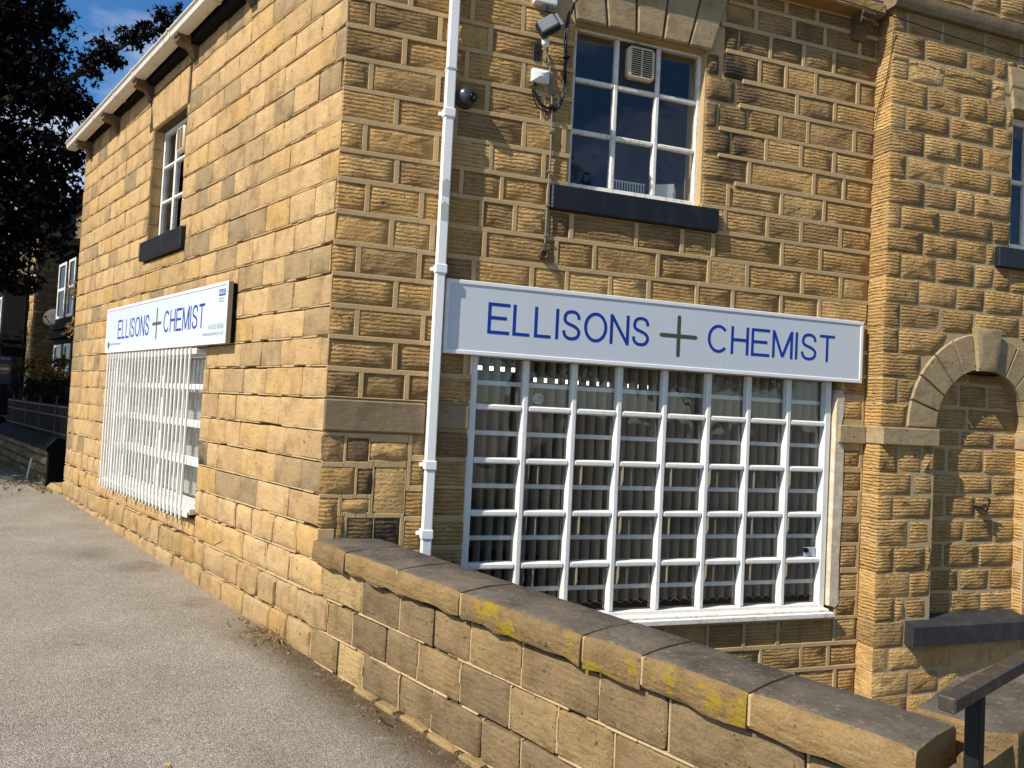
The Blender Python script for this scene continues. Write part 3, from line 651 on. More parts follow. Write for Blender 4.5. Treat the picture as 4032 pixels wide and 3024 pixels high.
wS = window('shop_window', FB, S_, [0.128, 0.485, 0.858, 1.232, 1.611, 1.965], shop, -0.03, 0.046, 0.05, 0.07, -0.088, 'white_gloss', 0.055)
mb = MB(); mb.cbox(FB, 0.95, 4.150, -0.12, 0.062, 0.036, 0.078, 0.006); mb.cbox(FB, 0.97, 4.13, -0.12, 0.030, 0.078, 0.098, 0.006)
put('window_sill', mb, 'flaking_white', wS)
mb = MB(); mb.cbox(FB, 0.985, 1.0, -0.1, -0.010, 0.1, 2.0, 0.003); put('side_trim', mb, 'flaking_white', wS)
wA = window('upper_window', FA, [3.215, 3.50, 3.83, 4.19], [3.26, 3.645, 4.03, 4.385], shop, -0.115, 0.038, 0.05, 0.05, -0.145, 'flaking_white', 0.042)
wC = window('barred_window', FA, [2.46, 3.1, 3.75, 4.4, 5.03], [0.62, 0.98, 1.325, 1.665, 1.94], shop, -0.11, 0.055, 0.06, 0.06, -0.15, 'white_gloss', 0.10)
for z in (0.98, 1.325, 1.665):
    mb = MB(); mb.cbox(FA, 2.275, 5.155, -0.108, -0.012, z - 0.028, z + 0.022, 0.004); put('shelf_bar', mb, 'white_gloss', wC)
for a_, b_ in ((2.28, 2.36), (5.10, 5.155)):
    mb = MB(); mb.cbox(FA, a_, b_, -0.14, -0.112 if a_ < 3 else -0.02, 0.52, 1.98, 0.003); put('side_trim', mb, 'white_gloss', wC)
mb = MB(); mb.cbox(FA, 2.245, 5.13, -0.12, 0.055, 0.545, 0.600, 0.006); mb.cbox(FA, 2.25, 5.13, -0.12, -0.03, 0.602, 0.625, 0.005); put('window_sill', mb, 'flaking_white', wC)
def fan(fr, s0, s1, z0, z1, d, parent):
    f = empty_part('extractor_fan', parent); mb = MB()
    mb.prism(fr, outline(s0, s1, z0, z1, 0, 0.025), d, d + 0.05, bev=0.012); put('fan_case', mb, 'cream_plastic', f)
    mb = MB(); n = 13; w = s1 - s0
    for k in range(n):
        z = z0 + 0.03 + (z1 - z0 - 0.06) * k / (n - 1)
        for a, b in ((s0 + 0.03, s0 + w / 2 - 0.006), (s0 + w / 2 + 0.006, s1 - 0.03)): mb.cbox(fr, a, b, d + 0.03, d + 0.0515, z - 0.0055, z + 0.0040, 0.0)
    put('fan_slot', mb, 'dark_glass', f, kind='stuff', smooth=0)
mb = MB(); mb.cbox(FB, 2.065, 2.378, -0.114, -0.104, 4.128, 4.472, 0.002); put('fan_board', mb, 'slate_paint', wB)
fan(FB, 2.118, 2.352, 4.185, 4.440, -0.104, wB); fan(FA, 3.50, 3.72, 4.085, 4.345, -0.135, wA)

# ------------------------------------------------------------------ neighbouring building (pier, arch, upper window)
nb = thing('stone_building', 'taller rough faced sandstone building right of the shop with a blind arch', 'building', (4.447, 0, 0))
D = 0.18
JN = {2: [4.83, 5.154, 5.446], 3: [4.602, 4.963, 5.292, 5.695], 4: [4.75], 5: [4.648], 6: [4.802], 7: [4.623], 8: [4.761], 9: [4.595], 10: [4.784], 11: [4.637], 13: [4.82], 14: [4.603], 15: [4.85], 16: [4.603], 17: [4.609, 5.054], 18: [4.799, 5.218, 5.546, 5.996], 19: [4.6, 4.986, 5.412], 20: [4.831, 5.209], 21: [4.59, 5.002, 5.612], 22: [4.823, 5.184, 5.387], 23: [4.622, 5.071, 5.586], 24: [4.814, 5.22, 5.46], 25: [4.604, 5.089, 5.597], 26: [4.831, 5.22, 5.507], 27: [4.611, 5.011, 5.554], 28: [4.788, 5.266], 29: [4.585, 4.977, 5.454]}
JN = {k + 1: v for k, v in JN.items()}
ZN = Z[:-1] + [5.11, 5.32, 5.53, 5.74, 5.95, 6.16]
AC, AZ, AR, AO = 5.56, 1.62, 0.53, 0.845
N_WIN = (5.82, 7.0, 3.25, 4.49)
arch_open = [(5.03, 6.09, -0.03, 1.62)]
for k in range(10):
    z0 = 1.62 + 0.07 * k; h = sqrt(max(0.001, 0.70 ** 2 - min(0.69, z0 + 0.07 - 1.62) ** 2)); arch_open.append((AC - h, AC + h, z0, z0 + 0.07))
core = MB()
for r in subtract([(4.450, 9.5, -1.5, 7.2)], [N_WIN] + arch_open): core.cbox(FB, r[0], r[1], -0.3, D - 0.0035, r[2], r[3], 0.0)
core.cbox(FB, 4.9, 6.3, -0.2, 0.071, -0.2, 2.4, 0.0)
main_wall = put('main_wall', core, 'mortar_pale', nb, smooth=0)
openN = [N_WIN, (5.64, 7.1, 3.06, 3.25), (5.73, 7.1, 4.49, 4.87), (4.445, 5.05, 1.465, 1.617), (4.76, 6.5, -0.175, 0.03), (5.03, 6.09, -0.03, 1.62), (6.09, 6.6, 1.465, 1.617), (4.4, 9.6, 5.11, 5.27)]
def clip_arch(pl):
    out = []; moved = 0
    for s, z in pl:
        if z > AZ - 0.01:
            R_ = AO + 0.012; dz = z - AZ
            if dz < R_:
                h = sqrt(R_ * R_ - dz * dz)
                if abs(s - AC) < h: s = AC - h if s < AC else AC + h; moved += 1
        out.append((s, z))
    return out
quoin_i = 0
for ci, (z0, z1, J) in enumerate(courses(ZN, JN, 4.445, 7.6, 0.40)):
    if z1 < -0.8: continue
    for j0, j1 in zip(J, J[1:]):
        for s0, s1, a0, a1 in subtract([(j0, j1, z0, z1)], openN):
            if s1 - s0 < 0.06 or a1 - a0 < 0.05: continue
            if a0 > 1.6 and a1 < 2.55:      # pieces inside the arch ring go; others are cut to its curve
                dz = max(0.0, a0 - AZ); hh = sqrt(max(0.0, AO ** 2 - dz * dz))
                if s0 > AC - hh + 0.0 and s1 < AC + hh: continue
                if s0 > AC - hh and s0 < AC + hh: s0 = AC + hh - 0.0
                if s1 - s0 < 0.08: continue
            at = (RNG.uniform(0.15, 1.0), RNG.choice([1.0, 1.0, 0.95, 0.9, 0.3]) if a0 > -0.25 else 0.15, 0.0 if a0 < 4.7 else 0.2, 0)
            pl = outline(s0 + (0.006 if s0 > 4.45 else 0), s1 - 0.006, a0 + (0.003 if s0 < 4.45 else 0.005), a1 - (0.003 if s0 < 4.45 else 0.006), 0.002 if s0 < 4.45 else 0.0035, 0.006 if s0 < 4.45 else 0.016, 0.09 if a0 > 1.6 and a1 < 2.6 else 0.13)
            if 1.55 < a1 and a0 < 2.6: pl = clip_arch(pl)
            first = s0 < 4.45
            stone('rough_stone', FB, pl, D + RNG.uniform(-0.003, 0.004), 'tooled_sandstone', main_wall, at, bev=0.006 if first else 0.012, bulge=0.006 if first else 0.012, back=0.19 if first else 0.05, edge=-0.004 if first else -0.007)
JR = {5: [5.376, 5.724], 6: [5.473, 5.816], 7: [5.28, 5.689], 8: [5.51, 5.85], 9: [5.279, 5.635], 10: [5.431, 5.83], 11: [5.282, 5.712], 12: [5.433, 5.834], 13: [5.505], 14: [5.399, 5.726], 15: [5.5]}
JR = {k + 1: v for k, v in JR.items()}
for ci, (z0, z1, J) in enumerate(courses(Z[:19], JR, 5.0, 6.12, 0.40)):
    if z1 < 0 or z0 > 2.2: continue
    for j0, j1 in zip(J, J[1:]):
        at = (RNG.uniform(0.2, 0.9), 0.95, 0.05, 0)
        stone('rough_stone', FB, outline(j0 + 0.007, j1 - 0.007, z0 + 0.006, z1 - 0.006, 0.004, 0.016), 0.076, 'tooled_sandstone', main_wall, at, bev=0.012, bulge=0.010, back=0.03, edge=-0.010)
for k in range(8):        # right reveal of the arch
    z = 0.02 + k * 0.205
    stone('rough_stone', Fr((0, -1, 0), (-1, 0, 0), (6.09, 0, 0)), outline(0.07, 0.172, z, z + 0.198, 0.002, 0.008), 0.0, 'tooled_sandstone', main_wall, (0.7, 0.8, 0, 0), bev=0.006, bulge=0.004, back=0.03, edge=-0.004)
def ringpoly(a0, a1, r0, r1, n=3):
    return [(AC + r0 * cos(a0 + (a1 - a0) * i / n), AZ + r0 * sin(a0 + (a1 - a0) * i / n)) for i in range(n + 1)] + [(AC + r1 * cos(a1 + (a0 - a1) * i / n), AZ + r1 * sin(a1 + (a0 - a1) * i / n)) for i in range(n + 1)]
kh = radians(10.5)
for sd in (0, 1):
    for k in range(5):
        st = (pi / 2 - kh) / 5; a0 = k * st + 0.008; a1 = (k + 1) * st - 0.008
        if sd: a0, a1 = pi - a1, pi - a0
        stone('arch_stone', FB, ringpoly(a0, a1, AR, AO), D + 0.014, 'dressed_sandstone', main_wall, (RNG.uniform(0.35, 0.7), 0.05, 0.04, 0), bev=0.010, bulge=0.001, back=0.13, edge=-0.012)
stone('keystone', FB, [(5.452, 2.135), (5.668, 2.135), (5.70, 2.505), (5.405, 2.505)], D + 0.052, 'dressed_sandstone', main_wall, (0.55, 0.05, 0.05, 0), bev=0.008, bulge=0.001, back=0.17, edge=-0.005)
mb = MB(); mb.cbox(FB, 4.437, 5.045, 0.0, D + 0.035, 1.468, 1.614, 0.008, at=(0.6, 0.0, 0.03, 0)); put('impost_block', mb, 'dressed_sandstone', main_wall)
mb = MB(); mb.cbox(FB, 6.075, 6.7, 0.0, D + 0.035, 1.468, 1.614, 0.008, at=(0.6, 0.0, 0.03, 0)); put('impost_block', mb, 'dressed_sandstone', main_wall)
mb = MB(); mb.prism(Fr((0, -1, 0), (1, 0, 0)), [(0.07, -0.17), (D + 0.09, -0.17), (D + 0.09, -0.015), (D + 0.06, 0.005), (0.07, 0.045)], 4.77, 6.5); put('arch_sill', mb, 'slate_paint', main_wall)
mb = MB(); mb.prism(Fr((0, -1, 0), (1, 0, 0)), [(0.05, 5.11), (0.225, 5.11), (0.245, 5.14), (0.245, 5.235), (0.20, 5.262), (0.05, 5.275)], 4.40, 9.5, at=(0.15, 0.0, 0.25, 0)); put('string_course', mb, 'dressed_sandstone', main_wall)
mb = MB(); mb.cbox(FB, 5.645, 7.05, 0.0, D + 0.045, 3.062, 3.246, 0.01); put('upper_sill', mb, 'sill_black', main_wall)
stone('lintel_block', FB, [(5.80, 4.492), (6.05, 4.492), (5.99, 4.868), (5.735, 4.868)], D + 0.02, 'dressed_sandstone', main_wall, (0.8, 0.03, 0, 0), bev=0.01, bulge=0.001, back=0.12, edge=-0.008)
stone('lintel_block', FB, [(6.062, 4.492), (6.35, 4.492), (6.30, 4.868), (6.002, 4.868)], D + 0.02, 'dressed_sandstone', main_wall, (0.7, 0.03, 0, 0), bev=0.01, bulge=0.001, back=0.12, edge=-0.008)
wN = window('upper_window', FB, [5.90, 6.14, 6.5, 6.9], [3.33, 3.90, 4.42], nb, D - 0.11, 0.045, 0.05, 0.05, D - 0.14, 'flaking_white', 0.06)
mb = MB(); V = [(x, y, z) for z in (2.8, 4.85) for x, y in ((5.3, 0.31), (8.2, 0.31), (8.2, 3.0), (5.3, 3.0))]
mb.add(V, [(1, 2, 6, 5), (2, 3, 7, 6), (3, 0, 4, 7), (0, 1, 2, 3), (4, 5, 6, 7)]); put('upper_room', mb, 'room_wall', nb, smooth=0, recalc=False)

# ------------------------------------------------------------------ boundary wall: core, coping, return
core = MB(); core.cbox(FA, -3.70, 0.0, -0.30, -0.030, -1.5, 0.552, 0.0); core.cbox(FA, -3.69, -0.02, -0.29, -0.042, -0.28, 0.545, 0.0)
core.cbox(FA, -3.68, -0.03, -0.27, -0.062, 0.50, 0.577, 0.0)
put('mortar_core', core, 'shaded_mortar', bnd, smooth=0)
# coping widths taper: back edge runs from 0.45 m behind the face at the shop to 0.30 m at the end
CJ = [-0.015, -0.45, -1.016, -1.593, -2.426, -2.735, -3.197, -3.74]
for j1, j0 in zip(CJ, CJ[1:]):
    g = 0.006 if j1 < -0.02 else 0.0
    b0 = -0.40 + 0.13 * (-j0) / 3.74; b1 = -0.40 + 0.13 * (-j1) / 3.74
    n = max(3, int((j1 - j0) / 0.09)); mb = MB(); zt = 0.692 + RNG.uniform(-0.004, 0.004); zb = 0.568 + RNG.uniform(-0.006, 0.006); V = []
    at = (RNG.random(), 0.15, 0.0, 1.0 if j0 < -1.7 and j0 > -3.3 else 0.15)
    rows = []
    for i in range(n + 1):
        s = j0 + g + (j1 - j0 - 2 * g) * i / n
        if i == 0: s += RNG.uniform(0, 0.004)
        bk = b0 + (b1 - b0) * i / n; f_ = 0.050 + RNG.uniform(-0.009, 0.007)
        e = 0.02 if i in (0, n) else 0.0
        rows.append([FA.P(s, bk, zb), FA.P(s, f_ - 0.010, zb + RNG.uniform(-0.018, 0.006)), FA.P(s, f_ - e * 0.4, zb + 0.012 + RNG.uniform(-0.004, 0.004)), FA.P(s, f_ - e * 0.5, (zb + zt) / 2), FA.P(s, f_ - 0.003 - e * 0.5, zt - 0.020 - RNG.uniform(0, 0.012)), FA.P(s, f_ - 0.020, zt - 0.003 - e * 0.3), FA.P(s, f_ - 0.06, zt + RNG.uniform(-0.002, 0.003) - e * 0.2), FA.P(s, (bk + f_) / 2, zt + 0.004 + RNG.uniform(-0.003, 0.003)), FA.P(s, bk + 0.02, zt - 0.002), FA.P(s, bk, zt - 0.018)])
    m = 10; V = [q for r in rows for q in r]; F = []; mi = []
    for i in range(n):
        for k in range(m):
            F.append((i * m + k, i * m + (k + 1) % m, (i + 1) * m + (k + 1) % m, (i + 1) * m + k)); mi.append(1 if k in (5, 6, 7) else 0)
    F.append(tuple(range(m))); mi.append(0); F.append(tuple(n * m + k for k in range(m))); mi.append(0)
    mb.add(V, F, 0, at); mb.mi = mi
    put('coping_stone', mb, ('coping_sandstone', 'flagstone_grey'), bnd, smooth=50)
    if j1 < -0.02:
        mb = MB(); mb.cbox(FA, j1 - 0.008, j1 + 0.008, b1 + 0.02, 0.036, 0.57, 0.678, 0.004); put('coping_joint', mb, 'mortar_pale', bnd)
EX = Fr((0.943, 0.333, 0), (0.333, -0.943, 0), (1.66, -3.21, 0))      # the return runs off to the right, level with the coping
def slab(name, pts, z0, z1, mats):
    mb = MB(); n = len(pts); V = [Vector((*p, z0)) for p in pts] + [Vector((*p, z1 - 0.012)) for p in pts]
    cx_ = sum(p[0] for p in pts) / n; cy_ = sum(p[1] for p in pts) / n
    V += [Vector((p[0] + (cx_ - p[0]) * 0.012 / max(0.1, math.hypot(p[0] - cx_, p[1] - cy_)), p[1] + (cy_ - p[1]) * 0.012 / max(0.1, math.hypot(p[0] - cx_, p[1] - cy_)), z1)) for p in pts]
    F = [(i, (i + 1) % n, n + (i + 1) % n, n + i) for i in range(n)] + [(n + i, n + (i + 1) % n, 2 * n + (i + 1) % n, 2 * n + i) for i in range(n)] + [tuple(range(n)), tuple(2 * n + i for i in range(n))]
    mb.add(V, F, 0, (0.4, 0.1, 0, 0.2)); mb.mi[-1] = 1
    return put(name, mb, mats, bnd, smooth=40)
slab('coping_slab', [(1.662, -3.200), (1.742, -3.355), (1.690, -3.402), (1.810, -3.447), (2.90, -3.062), (2.90, -2.72), (2.08, -2.985)], 0.55, 0.686, ('coping_sandstone', 'flagstone_grey'))
slab('coping_slab', [(1.56, -3.45), (1.80, -3.36), (1.885, -3.390), (1.858, -3.418), (1.567, -3.535), (1.50, -3.56)], 0.44, 0.656, ('coping_sandstone', 'coping_sandstone'))
slab('coping_slab', [(1.885, -3.37), (2.90, -3.0), (2.90, -3.06), (1.872, -3.432)], 0.44, 0.652, ('coping_sandstone', 'coping_sandstone'))
mb = MB(); mb.prism(Fr((1, 0, 0), (0, 0, 1)), [(1.69, -3.21), (1.72, -3.38), (1.56, -3.51), (1.86, -3.395), (2.84, -3.04), (2.84, -2.76), (2.06, -3.0)], -1.3, 0.545, at=(0.3, 0.1, 0.2, 0)); put('return_core', mb, 'wall_sandstone', bnd, smooth=0)
# flat slips of stone and mortar along the foot
x = -0.62
while x > -3.6:
    L = RNG.uniform(0.16, 0.27)
    if RNG.random() < 0.85:
        gz = ground_z(x - L / 2, 0)
        mb = MB(); mb.prism(FA, [(x - L, gz - 0.05), (x, gz - 0.05), (x - 0.01, gz + RNG.uniform(0.010, 0.022)), (x - L * 0.5, gz + RNG.uniform(0.014, 0.028)), (x - L + 0.012, gz + RNG.uniform(0.008, 0.02))], -0.02, RNG.uniform(0.032, 0.05), at=(0.78, 0, 0, 0), bev=0.008)
        put('foot_stone', mb, 'wall_sandstone', bnd)
    x -= L + RNG.uniform(0.01, 0.05)
# ------------------------------------------------------------------ lettering
def arc(cx_, cy_, rx, ry, a0, a1, n=22):
    return [(cx_ + rx * cos(radians(a0 + (a1 - a0) * i / n)), cy_ + ry * sin(radians(a0 + (a1 - a0) * i / n))) for i in range(n + 1)]
def smooth_pts(P, k=3):
    out = []
    for i in range(len(P) - 1):
        p0, p1, p2, p3 = P[max(i - 1, 0)], P[i], P[i + 1], P[min(i + 2, len(P) - 1)]
        for j in range(k):
            t = j / k
            out.append(tuple(0.5 * (2 * p1[c] + (p2[c] - p0[c]) * t + (2 * p0[c] - 5 * p1[c] + 4 * p2[c] - p3[c]) * t * t + (3 * p1[c] - p0[c] - 3 * p2[c] + p3[c]) * t ** 3) for c in (0, 1)))
    return out + [P[-1]]
S_CURVE = smooth_pts([(.95, .73), (.88, .89), (.72, .975), (.5, 1.0), (.27, .97), (.12, .87), (.075, .74), (.13, .62), (.3, .55), (.5, .505), (.72, .445), (.89, .36), (.965, .25), (.90, .11), (.73, .025), (.5, 0), (.26, .03), (.09, .13), (.025, .29)])
GL = {'E': (.69, [[(1, 1), (0, 1), (0, 0), (1, 0)], [(0, .52), (.92, .52)]]), 'L': (.58, [[(0, 1), (0, 0), (1, 0)]]), 'I': (.02, [[(0, 1), (0, 0)]]),
      'S': (.64, [S_CURVE]), 'O': (.81, [arc(.5, .5, .5, .5, 0, 360, 36)]), 'N': (.66, [[(0, 0), (0, 1)], [(.035, .985), (.965, .015)], [(1, 0), (1, 1)]]),
      'C': (.74, [arc(.52, .5, .52, .5, 42, 318, 30)]), 'H': (.64, [[(0, 0), (0, 1)], [(1, 0), (1, 1)], [(0, .53), (1, .53)]]),
      'M': (.79, [[(0, 0), (0, 1)], [(.03, .985), (.5, .0)], [(.5, .0), (.97, .985)], [(1, 0), (1, 1)]]), 'T': (.58, [[(0, 1), (1, 1)], [(.5, 1), (.5, 0)]])}
def ribbon(mb, fr, pts, th, d0, d1):
    n = len(pts); closed = math.hypot(pts[0][0] - pts[-1][0], pts[0][1] - pts[-1][1]) < 1e-5
    if closed: pts = pts[:-1]; n -= 1
    Lf = []; Rt = []
    for i in range(n):
        a = pts[i - 1] if (i or closed) else None; b = pts[(i + 1) % n] if (i < n - 1 or closed) else None; p = pts[i]
        d1_ = Vector((p[0] - a[0], p[1] - a[1])).normalized() if a else None; d2_ = Vector((b[0] - p[0], b[1] - p[1])).normalized() if b else None
        d1_ = d1_ or d2_; d2_ = d2_ or d1_
        m = d1_ + d2_
        if m.length < 0.2: m = Vector((-d1_.y, d1_.x))
        m.normalize(); nr = Vector((-m.y, m.x)); sc = 1 / max(0.42, nr.dot(Vector((-d1_.y, d1_.x))))
        Lf.append((p[0] + nr.x * th / 2 * sc, p[1] + nr.y * th / 2 * sc)); Rt.append((p[0] - nr.x * th / 2 * sc, p[1] - nr.y * th / 2 * sc))
    V = [fr.P(x, d, z) for d in (d1, d0) for side_ in (Lf, Rt) for x, z in side_]
    F = []
    for i in range(n if closed else n - 1):
        j = (i + 1) % n
        F += [(i, j, n + j, n + i), (2 * n + i, 3 * n + i, 3 * n + j, 2 * n + j), (i, 2 * n + i, 2 * n + j, j), (n + i, n + j, 3 * n + j, 3 * n + i)]
    mb.add(V, F)
def word(txt, fr, x0, x1, z0, cap, th, d, mat, parent, gap=0.115):
    th_u = th / cap; ws = [GL[c][0] + th_u for c in txt]; tot = sum(ws) + gap * (len(txt) - 1) ; k = (x1 - x0) / (tot * cap); x = x0
    for c, w in zip(txt, ws):
        mb = MB(); iw = GL[c][0] * cap * k + (th * (k - 1))
        for q_, pl in enumerate(GL[c][1]):
            ex = th / 2 if c in 'EFHILNMT' else 0.0; P2 = [(x + th / 2 + u * iw, z0 + th / 2 + v * (cap - th)) for u, v in pl]
            if ex and q_ != 1 or c in 'HIT':
                for e0, e1 in ((0, 1), (-1, -2)):
                    v_ = Vector(P2[e0]) - Vector(P2[e1]); v_.normalize()
                    if abs(v_.x) < 0.02 or (c in 'ET' and q_ == 0) : P2[e0] = (P2[e0][0] + v_.x * ex * (0 if c in 'L' else 1), P2[e0][1] + v_.y * ex)
            ribbon(mb, fr, P2, th, d, d + 0.0006 + 0.0003 * q_)
        put('letter', mb, mat, parent, smooth=0, recalc=False)
        x += (w + gap) * cap * k
def small_text(txt, fr, x0, x1, z0, d, mat, parent, name='lettering', shear=0.0, height=None, bold=0.0):
    cu_ = bpy.data.curves.new('t', 'FONT'); cu_.body = txt; cu_.size = 1.0; cu_.resolution_u = 3; cu_.shear = shear; cu_.offset = bold
    ob = bpy.data.objects.new('t', cu_); COL.objects.link(ob); bpy.context.view_layer.update()
    me = bpy.data.meshes.new_from_object(ob.evaluated_get(bpy.context.evaluated_depsgraph_get()))
    bpy.data.objects.remove(ob); xs = [v.co.x for v in me.vertices]; ys = [v.co.y for v in me.vertices]
    kx = (x1 - x0) / (max(xs) - min(xs)); ky = kx if height is None else height / (max(ys) - min(ys)); m = min(xs); y_ = min(ys)
    mb = MB(); mb.add([fr.P(x0 + (v.co.x - m) * kx, d, z0 + (v.co.y - y_) * ky) for v in me.vertices], [tuple(p.vertices) for p in me.polygons])
    bpy.data.meshes.remove(me)
    return put(name, mb, mat, parent, smooth=0, recalc=False)

# ------------------------------------------------------------------ the two shop signs
def sign(fr, x0, x1, z0, z1, d, label, deep, name='shop_sign'):
    t = thing(name, label, 'sign', fr.P((x0 + x1) / 2, 0, z0))
    mb = MB(); mb.cbox(fr, x0 + 0.012, x1 - 0.012, 0.004, d - 0.014, z0 + 0.012, z1 - 0.012, 0.002); put('sign_box', mb, 'black_paint' if deep else 'aluminium_edge', t)
    mid = x0 + (x1 - x0) * 0.632 if not deep else x0 + (x1 - x0) * 0.50
    for a, b in ((x0 + 0.022, mid - 0.001), (mid + 0.001, x1 - 0.022)):
        mb = MB(); mb.cbox(fr, a, b, d - 0.012, d - 0.006, z0 + 0.022, z1 - 0.022, 0.001); put('panel', mb, 'sign_white', t)
    w = 0.030
    for bx in ((x0, x1, z0, z0 + w), (x0, x1, z1 - w, z1), (x0, x0 + w, z0 + w, z1 - w), (x1 - w, x1, z0 + w, z1 - w)):
        mb = MB(); mb.cbox(fr, bx[0], bx[1], d - (0.010 if deep else 0.028), d, bx[2], bx[3], 0.004); put('frame_rail', mb, 'sign_frame', t)
    if deep:
        mb = MB(); mb.cbox(fr, x0 + 0.002, x1 - 0.002, d - 0.046, d - 0.011, z0 + 0.002, z1 - 0.002, 0.002); put('sign_edge', mb, 'aluminium_edge', t)
    return t
sg = sign(FB, 0.765, 4.36, 1.966, 2.482, 0.050, 'long white sign with blue ELLISONS + CHEMIST lettering above the wide blind filled shop window', False)
d = 0.0445
word('ELLISONS', FB, 1.075, 2.352, 2.124, 0.220, 0.0235, d, 'letter_blue', sg); word('CHEMIST', FB, 2.858, 4.068, 2.122, 0.220, 0.0235, d, 'letter_blue', sg)
def plus(fr, x0, x1, z0, z1, d, parent):
    mb = MB(); c = (x0 + x1) / 2; m = (z0 + z1) / 2; h = 0.0155
    for pl in ([(x0 + h, m - h), (x1 - h, m - h), (x1 - h * .3, m - h * .7), (x1, m), (x1 - h * .3, m + h * .7), (x1 - h, m + h), (x0 + h, m + h), (x0 + h * .3, m + h * .7), (x0, m), (x0 + h * .3, m - h * .7)],): mb.prism(fr, pl, d, d + 0.0006)
    for a, b in ((z0, m - h), (m + h, z1)):
        lo, hi = (a, b)
        pl = [(c - h, lo + (h if a == z0 else 0)), (c - h * .7, lo), (c + h * .7, lo), (c + h, lo + (h if a == z0 else 0)), (c + h, hi - (h if b == z1 else 0)), (c + h * .7, hi), (c - h * .7, hi), (c - h, hi - (h if b == z1 else 0))]
        if a == z0: pl = [(c - h, a + h), (c - h * .7, a), (c + h * .7, a), (c + h, a + h), (c + h, b), (c - h, b)]
        else: pl = [(c - h, a), (c + h, a), (c + h, b - h), (c + h * .7, b), (c - h * .7, b), (c - h, b - h)]
        mb.prism(fr, pl, d, d + 0.0006)
    put('plus_mark', mb, 'letter_olive', parent, smooth=0)
plus(FB, 2.435, 2.765, 2.066, 2.383, d, sg)
sa_ = sign(FR, -5.285, -1.585, 2.018, 2.530, 0.085, 'white sign with NHS badge and phone number hung above the white barred window', True)
d = 0.0795
word('ELLISONS', FR, -4.80, -3.655, 2.166, 0.212, 0.0225, d, 'letter_blue', sa_); word('CHEMIST', FR, -3.195, -2.10, 2.170, 0.212, 0.0225, d, 'letter_blue', sa_)
plus(FR, -3.555, -3.268, 2.114, 2.431, d, sa_)
mb = MB(); mb.cbox(FR, -1.785, -1.648, d, d + 0.002, 2.418, 2.470, 0.0); put('badge', mb, 'letter_blue', sa_, smooth=0)
small_text('NHS', FR, -1.780, -1.653, 2.425, d + 0.0035, 'sign_white', sa_, 'badge_lettering', 0.25, 0.039, 0.02)
small_text('NHS Services', FR, -1.780, -1.665, 2.388, d + 0.001, 'print_dark', sa_); small_text('available here', FR, -1.783, -1.668, 2.366, d + 0.001, 'print_dark', sa_)
small_text('Tel: 01226 281666', FR, -2.0, -1.648, 2.145, d + 0.001, 'print_grey', sa_, height=0.046); small_text('www.bspharmacy.co.uk', FR, -2.115, -1.642, 2.082, d + 0.001, 'print_grey', sa_, height=0.05)
mb = MB(); mb.lathe(FR.P(-5.16, d, 2.110), NA, [(0.036, 0), (0.036, 0.002), (0.0, 0.002)], 18); mb.lathe(FR.P(-5.157, d, 2.066), NA, [(0.010, 0), (0.010, 0.002), (0.0, 0.002)], 10); put('group_mark', mb, 'print_dark', sa_)
small_text('Part of The LCS Pharmacy Group', FR, -5.105, -4.665, 2.098, d + 0.001, 'letter_blue', sa_)

# ------------------------------------------------------------------ rain goods
gt = thing('gutter', 'cream white plastic eaves gutter running along the top of the side wall', 'gutter', FA.P(3.5, 0.15, 4.95))
prof = [(0.10, 0.0), (0.185, -0.004), (0.212, 0.012), (0.218, 0.058), (0.235, 0.072), (0.235, 0.086), (0.222, 0.090), (0.100, 0.085)]
def gz(s): return 5.062 - 0.022 * s
def gut(s0, s1, grow, name, mat='gutter_white'):
    mb = MB(); n = len(prof); V = []
    for s in (s0, s1):
        for dd, zz in prof: V.append(FA.P(s, dd + (grow if dd > 0.15 else -grow), gz(s) + zz + (grow if zz > 0.04 else -grow)))
    mb.add(V, [(i, (i + 1) % n, n + (i + 1) % n, n + i) for i in range(n)] + [tuple(range(n)), tuple(n + i for i in range(n))]); put(name, mb, mat, gt)
gut(-0.12, 7.52, 0, 'gutter_channel')
for s in (7.40, 6.05, 5.10, 4.35, 3.15, 2.15, 1.2, 0.3): gut(s - 0.022, s + 0.022, 0.006, 'gutter_clip')
mb = MB(); mb.cbox(FA, -0.1, 7.42, -0.02, 0.075, 4.93, 5.06, 0.004); put('shaded_fascia', mb, 'black_paint', gt)  # black puts the soffit shade behind the gutter into the colour
dp = thing('downpipe', 'white square plastic downpipe on the front wall at the left end of the sign', 'downpipe', FB.P(0.715, 0.05, 0.5))
for z0, z1, x in ((3.92, 5.05, 0.682), (2.54, 3.92, 0.682), (1.165, 2.54, 0.681), (0.40, 1.165, 0.684)):
    e = 0.0 if z1 < 4.5 else 0.006
    mb = MB(); mb.cbox(FB, x, x + 0.067, 0.022 + e, 0.084 + e, z0, z1 - 0.002, 0.007); put('pipe_length', mb, 'white_upvc', dp)
for z in (3.585, 2.505, 1.165, 0.700):
    mb = MB(); mb.cbox(FB, 0.675, 0.757, 0.006, 0.091, z, z + 0.062, 0.005); mb.cbox(FB, 0.652, 0.675, 0.004, 0.030, z + 0.018, z + 0.044, 0.003); mb.cbox(FB, 0.757, 0.768, 0.004, 0.030, z + 0.006, z + 0.03, 0.003); put('pipe_bracket', mb, 'white_upvc', dp)
mb = MB(); mb.cbox(FB, 0.678, 0.753, 0.015, 0.0875, 3.915, 3.933, 0.003); put('pipe_collar', mb, 'white_upvc', dp)
